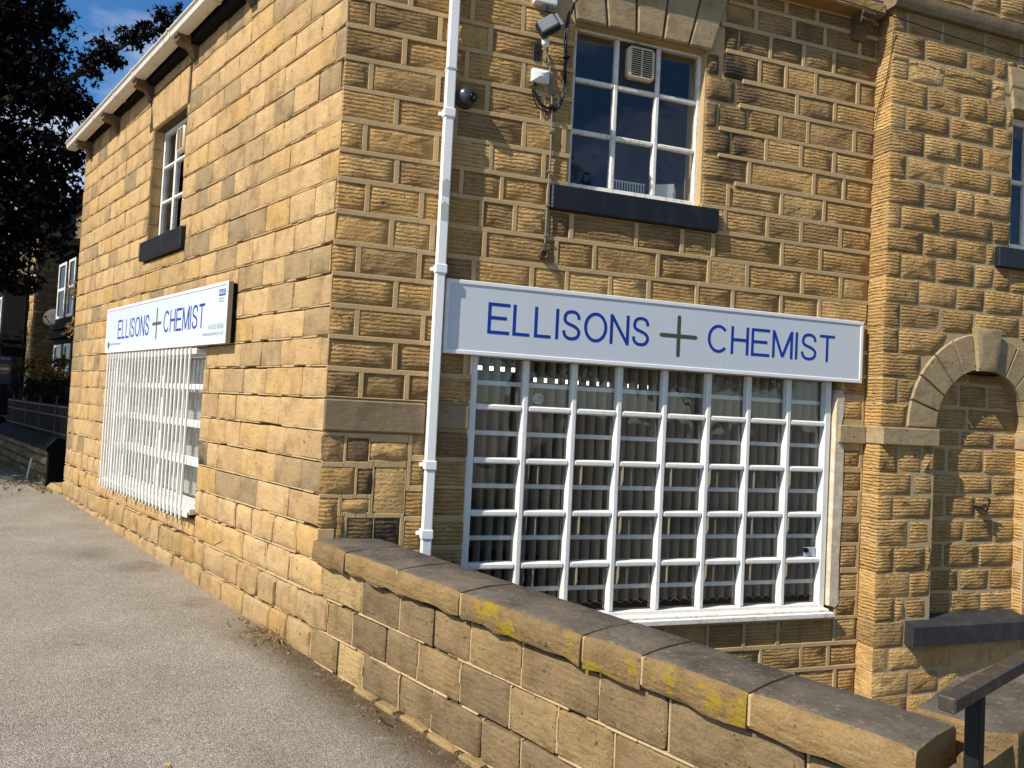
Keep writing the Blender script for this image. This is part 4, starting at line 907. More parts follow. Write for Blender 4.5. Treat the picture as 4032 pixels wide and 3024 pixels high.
for x, z0, z1 in ((0.706, 3.03, 3.16), (0.703, 2.86, 3.0)):
    mb = MB(); mb.prism(FB, [(x - 0.012, z0 + 0.01), (x + 0.034, z0), (x + 0.038, z1 - 0.02), (x + 0.012, z1), (x - 0.016, z1 - 0.03)], 0.0835, 0.0850); put('tape_patch', mb, 'sticker_white', dp)

# ------------------------------------------------------------------ window grille on the side wall
gr = thing('window_grille', 'white painted grille of thin upright bars projecting in front of the side window', 'window bars', FA.P(3.7, 0.06, 0.5))
mb = MB(); mb.cbox(FA, 2.26, 5.12, 0.062, 0.074, 1.948, 2.000, 0.004); mb.cbox(FA, 2.26, 2.30, -0.01, 0.060, 1.955, 1.995, 0.004); mb.cbox(FA, 5.08, 5.12, -0.01, 0.060, 1.955, 1.995, 0.004); put('top_rail', mb, 'white_gloss', gr)
mb = MB(); mb.cbox(FA, 2.25, 5.12, 0.058, 0.074, 0.520, 0.575, 0.005); put('bottom_rail', mb, 'white_gloss', gr)
nb_ = 26
for k in range(nb_):
    s = 2.372 + (5.095 - 2.372) * k / (nb_ - 1)
    mb = MB(); mb.tube([FA.P(s, 0.086, 0.500), FA.P(s + RNG.uniform(-.003, .003), 0.086, 1.25), FA.P(s, 0.086, 2.004)], 0.0115, 8); put('bar', mb, 'white_gloss', gr)
# ------------------------------------------------------------------ blinds
def blinds(fr, s0, s1, z0, z1, d, n, turn, label, wid, fab):
    t = thing('vertical_blind', label, 'blind', fr.P((s0 + s1) / 2, d, z0)); w = wid
    mb = MB(); mb.cbox(fr, s0, s1, d - 0.02, d + 0.02, z1, z1 + 0.04, 0.003); put('head_rail', mb, 'white_plastic', t)
    for k in range(n):
        s = s0 + (s1 - s0) * (k + 0.5) / n; a = radians(turn + RNG.uniform(-4, 4)); u = fr.t * cos(a) + fr.n * sin(a); nn = fr.t * -sin(a) + fr.n * cos(a)
        f = Fr(u, nn, fr.P(s, d, 0)); mb = MB()
        V = []
        for x in (-1, -0.5, 0, 0.5, 1): V += [f.P(x * w / 2, 0.006 * (1 - x * x), z0), f.P(x * w / 2, 0.006 * (1 - x * x), z1)]
        mb.add(V, [(2 * i, 2 * i + 2, 2 * i + 3, 2 * i + 1) for i in range(4)]); put('blind_slat', mb, fab, t, smooth=60, recalc=False)
    ch = MB(); pts = []
    for k in range(n):
        s = s0 + (s1 - s0) * (k + 0.5) / n; s2 = s0 + (s1 - s0) * (k + 1.5) / n
        pts += [fr.P(s, d + 0.035, z0 + 0.02), fr.P(s + (s2 - s) * .5, d + 0.04, z0 - 0.012)]
    ch.tube(pts, 0.0016, 4); put('bead_chain', ch, 'white_plastic', t)
blinds(FB, 1.02, 4.12, 0.175, 2.10, -0.190, 36, 74, 'beige vertical blind hanging inside the wide front shop window', 0.100, 'blind_fabric')
blinds(FA, 2.30, 5.12, 0.62, 2.05, -0.26, 32, 52, 'beige vertical blind hanging behind the barred side window', 0.100, 'blind_white')
tl = thing('added_glow_strip', 'added glowing strips inside the shop glimpsed as bright squares between blind slats', 'light', FB.P(2.2, -1.2, 1.85))
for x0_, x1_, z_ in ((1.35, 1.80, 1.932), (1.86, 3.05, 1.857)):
    mb = MB(); mb.cbox(FB, x0_, x1_, -1.215, -1.20, z_, z_ + 0.034, 0.002); put('added_glow_bar', mb, 'added_glow', tl)  # glowing strip added behind the blind for the bright squares
    mb = MB(); mb.cbox(FB, x0_, x1_, -1.23, -1.19, z_ + 0.036, z_ + 0.08, 0.002); put('glow_strip_back', mb, 'white_plastic', tl)
# flat security bars behind the front glass
sb = thing('security_bars', 'five white flat horizontal bars fixed inside the front shop window glass', 'window bars', FB.P(2.55, -0.12, 0.3))
for z in (1.785, 1.425, 1.045, 0.672, 0.297):
    mb = MB(); mb.cbox(FB, 1.0, 4.11, -0.128, -0.120, z - 0.0165, z + 0.0165, 0.002); put('bar', mb, 'white_gloss', sb)

# ------------------------------------------------------------------ fittings on the front wall
dc = thing('dome_camera', 'dark metallic dome security camera beside the white downpipe', 'camera', FB.P(0.845, 0, 3.72))
mb = MB(); mb.lathe(FB.P(0.832, 0.006, 3.755), (0, -1, 0), [(0.072, 0), (0.072, 0.024), (0.066, 0.034), (0.0, 0.034)], 28); put('camera_base', mb, 'dome_metal', dc)
ax = Vector((0.25, -0.95, -0.10)).normalized(); o_ = FB.P(0.836, 0.040, 3.762)
mb = MB(); mb.lathe(o_, ax, [(0.062, -0.014)] + [(0.067 * cos(radians(q)), 0.067 * sin(radians(q))) for q in range(0, 81, 10)] + [(0.0, 0.067)], 28); put('camera_ball', mb, 'dome_metal', dc)
ax2 = Vector((0.62, -0.70, -0.22)).normalized()
mb = MB(); mb.lathe(o_ + ax2 * 0.056, ax2, [(0.033, 0), (0.033, 0.012), (0.026, 0.015), (0.024, 0.010), (0.0, 0.010)], 20); put('lens_window', mb, 'dark_glass', dc)
mb = MB(); mb.obox(o_ + ax2 * 0.069, ax2.cross(Vector((0, 0, 1))).normalized(), ax2, Vector((0.3, 0, 1)).normalized(), 0.006, 0.002, 0.014, 0.001); put('lens_cover', mb, 'grey_plastic', dc)

fl = thing('floodlight', 'weathered grey floodlight tilted on a bracket left of the upper front window', 'light', FB.P(1.40, 0, 4.22))
X = Vector((0.80, -0.28, 0.53)).normalized(); Yn = Vector((-0.35, -0.88, 0.08)); Yn = (Yn - X * Yn.dot(X)).normalized(); Zn = X.cross(Yn)
cF = FB.P(1.385, 0.13, 4.335)
mb = MB(); mb.obox(cF, X, Yn, Zn, 0.078, 0.030, 0.058, 0.012); put('lamp_housing', mb, 'cable_black', fl)
mb = MB(); mb.obox(cF + Yn * 0.040, X, Yn, Zn, 0.066, 0.012, 0.048, 0.010); put('lamp_glass', mb, 'grey_plastic', fl)
mb = MB()
for q in (-0.03, 0.0, 0.03): mb.obox(cF - Yn * 0.04 + X * q, X, Yn, Zn, 0.004, 0.02, 0.05, 0.001)
put('cooling_fin', mb, 'grey_plastic', fl)
mb = MB(); mb.obox(cF + X * 0.09, X, Yn, Zn, 0.012, 0.016, 0.05, 0.004); put('hinge_clip', mb, 'grey_plastic', fl)
mb = MB(); mb.lathe(FB.P(1.388, 0.085, 4.235), (0.1, -0.4, -1), [(0.026, -0.03), (0.030, 0.0), (0.026, 0.02), (0.0, 0.028)], 16); put('sensor', mb, 'white_plastic', fl)
mb = MB(); mb.tube([FB.P(1.36, 0.0, 4.19), FB.P(1.365, 0.07, 4.21), FB.P(1.37, 0.10, 4.29)], 0.009, 6); mb.cbox(FB, 1.325, 1.375, 0.0, 0.014, 4.13, 4.25, 0.002); put('bracket', mb, 'cable_black', fl)
jb = thing('junction_box', 'white square junction box with a pyramid cover above looped black cables', 'box', FB.P(1.385, 0, 3.96))
mb = MB(); mb.cbox(FB, 1.316, 1.452, 0.0, 0.035, 3.966, 4.066, 0.006); put('box_body', mb, 'white_plastic', jb)
mb = MB(); cq = [(1.320, 3.970), (1.449, 3.970), (1.449, 4.063), (1.320, 4.063)]; ci_ = [(1.368, 4.004), (1.402, 4.004), (1.402, 4.030), (1.368, 4.030)]
mb.add([FB.P(s, 0.0355, z) for s, z in cq] + [FB.P(s, 0.062, z) for s, z in ci_], [(0, 1, 5, 4), (1, 2, 6, 5), (2, 3, 7, 6), (3, 0, 4, 7), (4, 5, 6, 7), (0, 1, 2, 3)]); put('box_cover', mb, 'white_plastic', jb)
mb = MB(); mb.tube([FB.P(1.40, 0.045, 3.975), FB.P(1.402, 0.06, 3.955), FB.P(1.418, 0.055, 3.935), FB.P(1.423, 0.05, 3.912), FB.P(1.412, 0.05, 3.905)], 0.0028, 5); put('hook', mb, 'cable_grey', jb)
cb = thing('cable_box', 'grey white cable box with glands at the top edge above the floodlight', 'box', FB.P(1.38, 0, 4.52))
mb = MB(); mb.cbox(FB, 1.302, 1.472, 0.0, 0.07, 4.535, 4.665, 0.006); put('box_body', mb, 'white_plastic', cb)
for x in (1.385, 1.43): 
    mb = MB(); mb.lathe(FB.P(x, 0.035, 4.535), (0, 0, -1), [(0.020, 0), (0.020, 0.022), (0.013, 0.024), (0.013, 0.038), (0, 0.038)], 12); put('gland', mb, 'grey_plastic', cb)
ca = thing('cable_loop', 'bundle of black cables looping down beside the upper front window', 'cable', FB.P(1.5, 0, 3.8))
base = [(1.70, 5.0), (1.64, 4.70), (1.617, 4.605), (1.585, 4.505), (1.562, 4.33), (1.572, 4.20), (1.575, 4.05), (1.566, 3.928), (1.53, 3.85), (1.486, 3.812), (1.43, 3.815), (1.378, 3.849), (1.335, 3.91), (1.345, 3.965)]
for k in range(5):
    pts = [FB.P(x + 0.010 * sin(k * 2.1 + i * 0.8) * (1 + 0.5 * (i > 6)), 0.022 + 0.008 * cos(k * 1.7 + i), z + 0.012 * cos(k * 1.3 + i * 0.9) - (0.02 * k if 7 < i < 12 else 0) * 0.5) for i, (x, z) in enumerate(base[:14 - (k % 2)])]
    sp = []
    for i in range(len(pts) - 1):
        p0, p1, p2, p3 = pts[max(i - 1, 0)], pts[i], pts[i + 1], pts[min(i + 2, len(pts) - 1)]
        for j in range(4):
            t = j / 4; sp.append(0.5 * (2 * p1 + (p2 - p0) * t + (2 * p0 - 5 * p1 + 4 * p2 - p3) * t * t + (3 * p1 - p0 - 3 * p2 + p3) * t ** 3))
    mb = MB(); mb.tube(sp + [pts[-1]], 0.0046, 6); put('cable', mb, 'cable_black', ca)
for bx in ((1.555, 1.60, 4.185, 4.20), (1.46, 1.50, 3.80, 3.822)):
    mb = MB(); mb.cbox(FB, bx[0], bx[1], 0.005, 0.045, bx[2], bx[3], 0.003); put('cable_tie', mb, 'cable_black', ca)
cd_ = thing('wall_conduit', 'thin grey cable clipped down the front wall from the floodlight to a small round outlet', 'cable', FB.P(1.48, 0, 2.75))
mb = MB(); mb.tube([FB.P(x, 0.020, z) for x, z in ((1.405, 4.235), (1.448, 4.142), (1.473, 3.965), (1.486, 3.818), (1.494, 3.467), (1.486, 3.07), (1.484, 2.80))], 0.0075, 7); put('conduit', mb, 'cable_grey', cd_)
for z in (3.9, 3.62, 3.33, 3.08, 2.86):
    mb = MB(); mb.cbox(FB, 1.474, 1.503, 0.006, 0.031, z, z + 0.014, 0.002); put('clip', mb, 'cable_grey', cd_)
mb = MB(); mb.lathe(FB.P(1.478, 0.0, 2.73), (0, -1, 0), [(0.038, 0), (0.038, 0.03), (0.028, 0.038), (0.020, 0.030), (0, 0.028)], 16); mb.tube([FB.P(1.483, 0.02, 2.755), FB.P(1.484, 0.02, 2.81)], 0.012, 8); put('outlet', mb, 'rust_iron', cd_)
ow = thing('overhead_wire', 'thin black wire crossing below the string course at top right', 'wire', FB.P(5, 0.25, 4.9))
mb = MB(); mb.tube([FB.P(x, 0.27, z) for x, z in ((2.9, 5.035), (3.786, 5.0), (4.369, 4.978), (4.919, 4.948), (5.835, 4.912), (6.6, 4.9))], 0.0045, 6); put('wire_span', mb, 'cable_black', ow)
pw = thing('pier_wire', 'thin dark wire hanging loosely across the left face of the stone pier', 'wire', Vector((4.44, -0.1, 4.2)))
mb = MB(); mb.tube([Vector((4.43, -0.195, 4.93)), Vector((4.432, -0.165, 4.72)), Vector((4.432, -0.12, 4.50)), Vector((4.432, -0.06, 4.36)), Vector((4.43, -0.02, 4.22))], 0.004, 5); put('wire_span', mb, 'cable_black', pw)
ib = thing('iron_ring', 'rusty iron bracket with a loop fixed in the blind arch recess', 'bracket', FB.P(5.7, 0.1, 0.9))
mb = MB(); mb.prism(FB, [(5.60, 0.965), (5.635, 0.99), (5.70, 0.975), (5.70, 0.955), (5.62, 0.950)], 0.075, 0.15); put('iron_plate', mb, 'rust_iron', ib)
mb = MB(); mb.tube([FB.P(5.635, 0.13, 1.01), FB.P(5.66, 0.15, 1.035), FB.P(5.70, 0.155, 1.03), FB.P(5.715, 0.14, 0.99), FB.P(5.715, 0.12, 0.93), FB.P(5.72, 0.10, 0.90)], 0.008, 6); put('iron_loop', mb, 'rust_iron', ib)
mb = MB(); mb.tube([FB.P(5.62, 0.10, 0.955), FB.P(5.645, 0.13, 0.92), FB.P(5.68, 0.14, 0.90)], 0.011, 6); put('iron_tail', mb, 'rust_iron', ib)
st = thing('window_sticker', 'round pale warning sticker inside a top row pane of the front shop window', 'sticker', FB.P(1.535, -0.094, 1.63))
mb = MB(); mb.lathe(FB.P(1.532, -0.092, 1.690), (0, -1, 0), [(0.042, 0), (0.042, 0.002), (0, 0.002)], 28); put('sticker_disc', mb, 'sticker_white', st)
small_text('SSS', FB, 1.528, 1.566, 1.690, -0.0895, 'print_dark', st, bold=0.015); small_text('WARNING', FB, 1.50, 1.565, 1.673, -0.0895, 'print_dark', st, height=0.010)
lk = thing('window_sensor', 'small black knob and pale label in the lower right corner of the front shop window', 'sensor', FB.P(3.98, -0.09, 0.49))
mb = MB(); mb.cbox(FB, 3.945, 4.058, -0.0875, -0.078, 0.512, 0.585, 0.002); put('label_plate', mb, 'print_grey', lk)
mb = MB(); mb.lathe(FB.P(3.955, -0.078, 0.563), (0, -1, 0), [(0.022, 0), (0.020, 0.018), (0.012, 0.026), (0, 0.028)], 16); put('knob', mb, 'dark_glass', lk)
# a few things on the upstairs ledge
tr_ = thing('letter_tray', 'pale slatted tray on the ledge inside the upper front window', 'tray', FB.P(2.25, -0.3, 3.3))
mb = MB(); mb.cbox(FB, 2.13, 2.42, -0.48, -0.26, 3.27, 3.285, 0.002); put('tray_base', mb, 'white_plastic', tr_)
for k in range(12):
    mb = MB(); x = 2.14 + 0.024 * k; mb.cbox(FB, x, x + 0.010, -0.27, -0.262, 3.285, 3.44, 0.002); put('slat', mb, 'white_plastic', tr_)
mb = MB(); mb.cbox(FB, 2.13, 2.42, -0.272, -0.26, 3.44, 3.452, 0.002); put('tray_rim', mb, 'white_plastic', tr_)
pp = thing('paper_stack', 'white papers leaning upright at the right of the ledge in the upper front window', 'papers', FB.P(2.62, -0.3, 3.27))
for k in range(3):
    mb = MB(); mb.prism(FB, [(2.50 + 0.03 * k, 3.27), (2.66 + 0.03 * k, 3.27), (2.68 + 0.02 * k, 3.49 - 0.02 * k), (2.49 + 0.03 * k, 3.46)], -0.26 - 0.02 * k, -0.258 - 0.02 * k); put('sheet', mb, 'paper_white', pp, smooth=0)

# ------------------------------------------------------------------ handrail
hr = thing('handrail', 'rusting black steel handrail with a square post at the lower right corner', 'handrail', Vector((1.40, -3.68, -0.1)))
e = CAM + (Vector((1.295, -3.642, 0.890)) - CAM) * 1.0
hd = Vector((0.943, 0.333, 0.05)).normalized(); hn = Vector((0.333, -0.943, 0)).normalized(); hu = hd.cross(hn).normalized() * -1
if hu.z < 0: hu = -hu
mb = MB(); mb.obox(e + hd * 0.55, hd, hn, hu, 0.55, 0.0225, 0.0205, 0.004); put('rail', mb, 'worn_steel', hr)
pc = e + hd * 0.185
mb = MB(); mb.cbox(Fr(hd, hn, Vector((pc.x, pc.y, 0))), -0.0195, 0.0195, -0.0195, 0.0195, -0.3, pc.z - 0.020, 0.003); put('post', mb, 'black_iron', hr)
# ------------------------------------------------------------------ trees and plants
def leaf_star(rng, c, size, tone, mb, lobes=5, nrm=None):
    u = Vector((rng.gauss(0, 1), rng.gauss(0, 1), rng.gauss(0, 1))).normalized()
    w = u.cross(Vector((rng.gauss(0, 1), rng.gauss(0, 1), rng.gauss(0, 1)))).normalized()
    if lobes <= 1:
        v = u * size; q = w * size * 0.45
        mb.add([c, c + v * 0.45 + q, c + v, c + v * 0.45 - q], [(0, 1, 2, 3)], 0, (tone, 0, 0, 0)); return
    V = [c]; 
    L = ((-100, .45), (-75, .30), (-52, .78), (-30, .42), (0, 1.0), (30, .42), (52, .78), (75, .30), (100, .45))
    for a, r in L: V.append(c + (u * cos(radians(a)) + w * sin(radians(a))) * size * r + u.cross(w) * size * 0.12 * rng.uniform(-1, 1))
    mb.add(V, [(0, i, i + 1) for i in range(1, len(L))], 0, (tone, 0, 0, 0))
def crown_mesh(rng, blobs, per, size, core=True, lobes=5):
    mb = MB()
    for x, y, z, r in blobs:
        n = int(per * r * r * 4)
        for _ in range(n):
            q = Vector((rng.gauss(0, 1), rng.gauss(0, 1), rng.gauss(0, 1))).normalized() * r * (rng.random() ** 0.42) * rng.uniform(0.82, 1.10)
            q.z *= 0.92
            c = Vector((x, y, z)) + q
            leaf_star(rng, c, size * rng.uniform(0.7, 1.25), rng.random() ** 1.5, mb, lobes)
    return mb
tr = random.Random(5)
T0 = Vector((-8.3, 11.6, 0.2))
blobs = [(-5.00,11.20,8.45,1.15),(-5.89,11.45,7.47,1.95),(-4.46,10.82,7.11,0.86),(-3.98,10.42,6.72,0.50),(-3.66,10.50,6.66,0.36),(-3.92,10.45,5.82,0.40),(-4.45,10.83,5.61,0.90),(-4.65,10.78,4.50,0.90),(-4.05,10.41,4.63,0.53),(-3.78,9.97,4.08,0.27),(-5.56,11.56,5.41,1.89),(-4.61,10.27,3.62,0.55),(-4.15,9.88,3.40,0.27),(-7.11,12.08,8.22,2.80),(-7.04,12.11,5.82,2.62),(-4.25,10.88,8.45,0.36),(-4.07,10.40,5.04,0.56),(-5.51,11.05,3.95,1.0),(-3.66,10.51,5.75,0.2),
         (-7.9,9.6,5.4,1.5),(-7.2,10.2,4.6,1.5),(-8.0,8.0,5.0,1.35),(-8.5,7.0,5.7,0.9),(-8.3,8.9,4.6,1.3),(-9.3,8.6,6.2,1.5),(-10.2,8.8,5.6,1.8),(-10.6,10.4,5.6,2.0),(-9.2,10.6,6.6,2.4),(-9.0,13.0,7.0,2.6),(-8.0,11.8,9.6,2.2)]
twigs = [(-3.43,10.33,7.64,0.23),(-3.3,10.36,7.85,0.21),(-3.21,10.37,7.61,0.2),(-3.09,10.4,7.6,0.13),(-3.04,10.4,8.11,0.16),(-2.87,10.43,8.11,0.2),(-2.76,10.45,8.33,0.14),(-2.59,10.47,8.33,0.2),(-2.43,10.49,8.66,0.2),(-2.34,10.5,8.54,0.14),(-2.18,10.52,8.83,0.09),(-2.82,10.44,8.0,0.12),(-3.58,10.3,7.49,0.21),(-3.47,10.33,7.24,0.17)]
tree = thing('maple_tree', 'big dark copper leaved maple at the left edge overhanging the pavement', 'tree', T0, 'street trees')
crown = crown_mesh(tr, blobs, 190, 0.105)
for x, y, z, r in twigs:
    for _ in range(int(14 + 1300 * r * r)):
        q = Vector((tr.gauss(0, .5), tr.gauss(0, .5), tr.gauss(0, .42))) * r
        leaf_star(tr, Vector((x, y, z)) + q, 0.10 * tr.uniform(0.7, 1.3), tr.random(), crown)
for x, y, z, r in blobs:
    for _ in range(int(150 * r * r)):
        q = Vector((tr.gauss(0, 1), tr.gauss(0, 1), tr.gauss(0, 1))).normalized() * r * 0.78 * tr.random() ** 0.5
        leaf_star(tr, Vector((x, y, z)) + q, 0.21, tr.random() * 0.5, crown, 1 if tr.random() < 0.3 else 5)
crown_o = put('crown', crown, 'copper_leaf', tree, smooth=0, recalc=False)
mb = MB(); mb.tube([T0 + Vector((0, 0, -0.2)), T0 + Vector((0.05, 0, 1.0)), T0 + Vector((0, 0.1, 2.6)), T0 + Vector((0.2, 0.1, 4.5)), T0 + Vector((0.5, 0.1, 7.0)), T0 + Vector((0.6, 0.0, 9.0))], 0.30, 12, taper=0.09)
trunk_o = put('trunk', mb, 'bark', tree)
mb = MB()
limb = [T0 + Vector((0.15, 0.1, 3.9)), Vector((-6.8, 11.1, 5.4)), Vector((-5.3, 10.8, 6.5)), Vector((-4.08, 10.61, 7.09)), Vector((-3.69, 10.49, 7.34)), Vector((-3.37, 10.45, 7.63)), Vector((-2.99, 10.41, 7.97)), Vector((-2.52, 10.45, 8.32)), Vector((-2.22, 10.5, 8.70))]
mb.tube(limb, 0.10, 7, taper=0.012)
for (x, y, z, r), (i, t) in zip(twigs, ((4, .2), (4, .7), (4, .5), (5, .3), (5, .6), (5, .9), (6, .3), (6, .7), (7, .2), (7, .5), (7, .8), (5, .7), (3, .6), (3, .4))):
    b = limb[i].lerp(limb[i + 1], t); mb.tube([b, b.lerp(Vector((x, y, z)), 0.5) + Vector((0, 0, 0.03)), Vector((x, y, z))], 0.012, 5, taper=0.004)
for q in ((-6.2, 11.3, 7.6), (-5.4, 11.3, 5.2), (-7.4, 12.4, 8.4), (-9.0, 10.8, 6.8), (-4.8, 10.9, 4.6), (-5.0, 11.1, 8.2)):
    a = T0 + Vector((0.2, 0.1, q[2] * 0.55)); mb.tube([a, a.lerp(Vector(q), 0.5) + Vector((0, 0, 0.3)), Vector(q)], 0.09, 6, taper=0.02)
limb_o = put('limb', mb, 'bark', tree)
def copy_thing(root, loc, rz, label, sc=1.0):
    c = root.copy(); COL.objects.link(c); c.location = loc; c.rotation_euler = (0, 0, rz); c.scale = (sc, sc, sc); c['label'] = label
    for ch in root.children:
        d_ = ch.copy(); COL.objects.link(d_); d_.parent = c
    return c
copy_thing(tree, FA.P(20.5, 5.0, 0.3), 2.2, 'second dark maple further up the street', 1.0)
copy_thing(tree, FA.P(29.5, 5.5, 0.4), 4.0, 'third dark maple furthest up the street', 1.05)
copy_thing(tree, (7.6, -18.5, -0.3), 0.9, 'dark tree across the road mirrored in the upper front window', 0.92)
copy_thing(tree, (15.5, -19.5, -0.3), 3.1, 'dark tree across the road to the right', 0.85)

# ------------------------------------------------------------------ railed garden wall, hedge, houses
gw = thing('garden_wall', 'low rough stone wall with dark chamfered coping beyond the shop, in tree shade', 'wall', FA.P(10.2, -0.15, 0.13))
mb = MB(); mb.cbox(FA, 8.48, 13.4, -0.34, -0.035, 0.0, 0.70, 0.01); put('wall_core', mb, 'soil', gw, smooth=0)
for k in range(4):
    z0 = 0.10 + 0.145 * k; x = 8.44
    while x < 13.3:
        L = RNG.uniform(0.26, 0.5); x1 = min(x + L, 13.4)
        stone('stone', FA, outline(x + 0.006, x1 - 0.006, z0 + 0.005, z0 + 0.14, 0.01, 0.03, 0.12), -0.02 + RNG.uniform(-0.01, 0.015), 'wall_sandstone', gw, (RNG.uniform(0.2, 0.9), 0.1, RNG.uniform(0, 0.4), 0), bev=0.03, bulge=0.03, back=0.05, edge=-0.03); x = x1
mb = MB(); mb.cbox(FA, 8.36, 8.46, -0.36, 0.02, 0.05, 0.70, 0.01); put('end_stone', mb, 'black_paint', gw)
pf = [(0.05, 0.655), (0.05, 0.70), (-0.08, 0.845), (-0.22, 0.845), (-0.36, 0.70), (-0.36, 0.655)]
for a, b in ((8.34, 9.3), (9.305, 10.4), (10.405, 11.6), (11.605, 13.4)):
    mb = MB(); mb.prism(Fr(NA, TA), pf, a, b); put('coping_stone', mb, 'black_paint', gw)
g2 = thing('garden_wall', 'next stretch of dark coped wall beyond the gate gap, at the far left edge', 'wall', FA.P(16, -0.15, 0.2))
mb = MB(); mb.cbox(FA, 14.4, 24, -0.34, -0.02, 0.0, 0.75, 0.02, at=(0.3, 0.1, 0.3, 0)); put('wall_body', mb, 'wall_sandstone', g2, smooth=0)
mb = MB(); mb.prism(Fr(NA, TA), [(p[0], p[1] + 0.08) for p in pf], 14.35, 24.05); put('coping_stone', mb, 'black_paint', g2)
rl = thing('railings', 'black iron railings with close upright bars standing on the dark coping', 'railing', FA.P(10, -0.15, 0.85), 'iron railings')
def railings(t, s0, s1, zb, zt, d=-0.15):
    for z, h in ((zt - 0.03, 0.022), (zt - 0.17, 0.018), (zb + 0.05, 0.018)):
        mb = MB(); mb.cbox(FA, s0, s1, d - 0.012, d + 0.012, z - h / 2, z + h / 2, 0.002); put('rail', mb, 'black_iron', t)
    n = int((s1 - s0) / 0.105)
    for k in range(n + 1):
        s = s0 + (s1 - s0) * k / n; post = k % 12 == 0
        mb = MB(); mb.tube([FA.P(s, d, zb - 0.02), FA.P(s, d, zt + (0.07 if post else 0.0))], 0.020 if post else 0.0085, 6)
        if post: mb.lathe(FA.P(s, d, zt + 0.07), (0, 0, 1), [(0.02, 0), (0.032, 0.02), (0.0, 0.06)], 8)
        put('post' if post else 'bar', mb, 'black_iron', t)
railings(rl, 7.62, 13.3, 0.845, 1.33)
r2 = thing('railings', 'further iron railings on the next dark coping beyond the gate gap', 'railing', FA.P(18, -0.15, 0.9), 'iron railings'); railings(r2, 14.5, 20, 0.93, 1.42)
po = thing('iron_post', 'slim black iron post standing between the shop corner and the garden wall', 'post', FA.P(7.60, -0.10, 0.1))
mb = MB(); mb.tube([FA.P(7.60, -0.12, -0.1), FA.P(7.60, -0.12, 1.36)], 0.032, 8); mb.lathe(FA.P(7.60, -0.12, 1.36), (0, 0, 1), [(0.036, 0), (0.036, 0.02), (0, 0.05)], 8); put('post_shaft', mb, 'black_iron', po)
bl_ = thing('stone_block', 'pale rounded stone kerb block beside the shop corner', 'stone', FA.P(7.7, 0, 0.1))
stone('block', Fr(TA, (0, 0, 1), NA * -0.02), outline(7.46, 8.25, -0.02, 0.16, 0.02, 0.05, 0.1), 0.0, 'wall_sandstone', bl_, (0.9, 0, 0, 0), back=0.0) if False else None
mb = MB(); mb.cbox(FA, 7.48, 8.3, -0.30, 0.03, -0.05, 0.20, 0.05, at=(0.9, 0.1, 0, 0)); put('block', mb, 'wall_sandstone', bl_)
sk = thing('marker_stake', 'short pale wooden stake leaning against the garden wall', 'stake', FA.P(9.35, 0.1, 0.13))
mb = MB(); mb.tube([FA.P(9.35, 0.12, 0.05), FA.P(9.33, 0.06, 0.47)], 0.016, 5); put('stake', mb, 'paper_white', sk)

def bush(name, label, cat, boxes, n, size, mat, kind=None, seed=3, lobes=1):
    r = random.Random(seed); mb = MB(); tot = sum(b[3] for b in boxes)
    for P0, ext, fr, wgt in boxes:
        for _ in range(int(n * wgt / tot)):
            q = [r.uniform(-1, 1) for _ in range(3)]; k = r.randrange(3)
            if r.random() < 0.75: q[k] = (1 if r.random() < 0.5 else -1) * r.uniform(0.8, 1.06)
            c = fr.P(P0[0] + q[0] * ext[0], P0[1] + q[1] * ext[1], P0[2] + q[2] * ext[2])
            c += Vector((noise.noise(c * 1.7), noise.noise(c * 1.7 + Vector((7, 0, 0))), noise.noise(c * 1.9 + Vector((0, 9, 0))))) * 0.16
            leaf_star(r, c, size * r.uniform(0.6, 1.3), r.random(), mb, lobes)
    o = thing(name, label, cat, boxes[0][2].P(boxes[0][0][0], boxes[0][0][1], boxes[0][0][2] - boxes[0][1][2]))
    put('foliage', mb, mat, o, smooth=0, recalc=False)
    return o
hg = bush('hedge', 'dense dark evergreen hedge behind the iron railings', 'hedge', [((11.2, -1.15, 1.06), (3.2, 0.55, 0.60), FA, 1.0)], 17000, 0.085, 'hedge_leaf')
mb = MB(); mb.cbox(FA, 8.1, 14.3, -1.6, -0.75, 0.3, 1.58, 0.1); put('hedge_core', mb, 'hedge_leaf', hg, smooth=0)
sh = bush('garden_shrub', 'loose brown and gold leaved shrub catching light above the hedge', 'shrub', [((18.2, -2.0, 1.7), (1.0, 0.7, 0.6), FA, 1.0), ((17.2, -1.9, 1.5), (0.6, 0.5, 0.5), FA, 0.6)], 2600, 0.10, 'shrub_leaf', seed=8, lobes=5)
for j, (z, lab) in enumerate(((2.93, 'upper of two yellow leaf tufts growing at the far edge of the side wall'), (2.43, 'lower of two yellow leaf tufts growing at the far edge of the side wall'))):
    r = random.Random(20 + j); mb = MB()
    for _ in range(26): leaf_star(r, FA.P(A_END + 0.06 + r.gauss(0, .04), 0.03 + r.gauss(0, .035), z + r.gauss(0, .07)), 0.05, r.random(), mb)
    t = thing('wall_plant', lab, 'plant', FA.P(A_END, 0, z)); put('leaves', mb, 'autumn_leaf', t, smooth=0, recalc=False)
    mb = MB(); mb.tube([FA.P(A_END - 0.02, -0.02, z - 0.1), FA.P(A_END + 0.05, 0.03, z - 0.02), FA.P(A_END + 0.07, 0.04, z + 0.06)], 0.006, 4); put('stem', mb, 'dry_stalk', t)

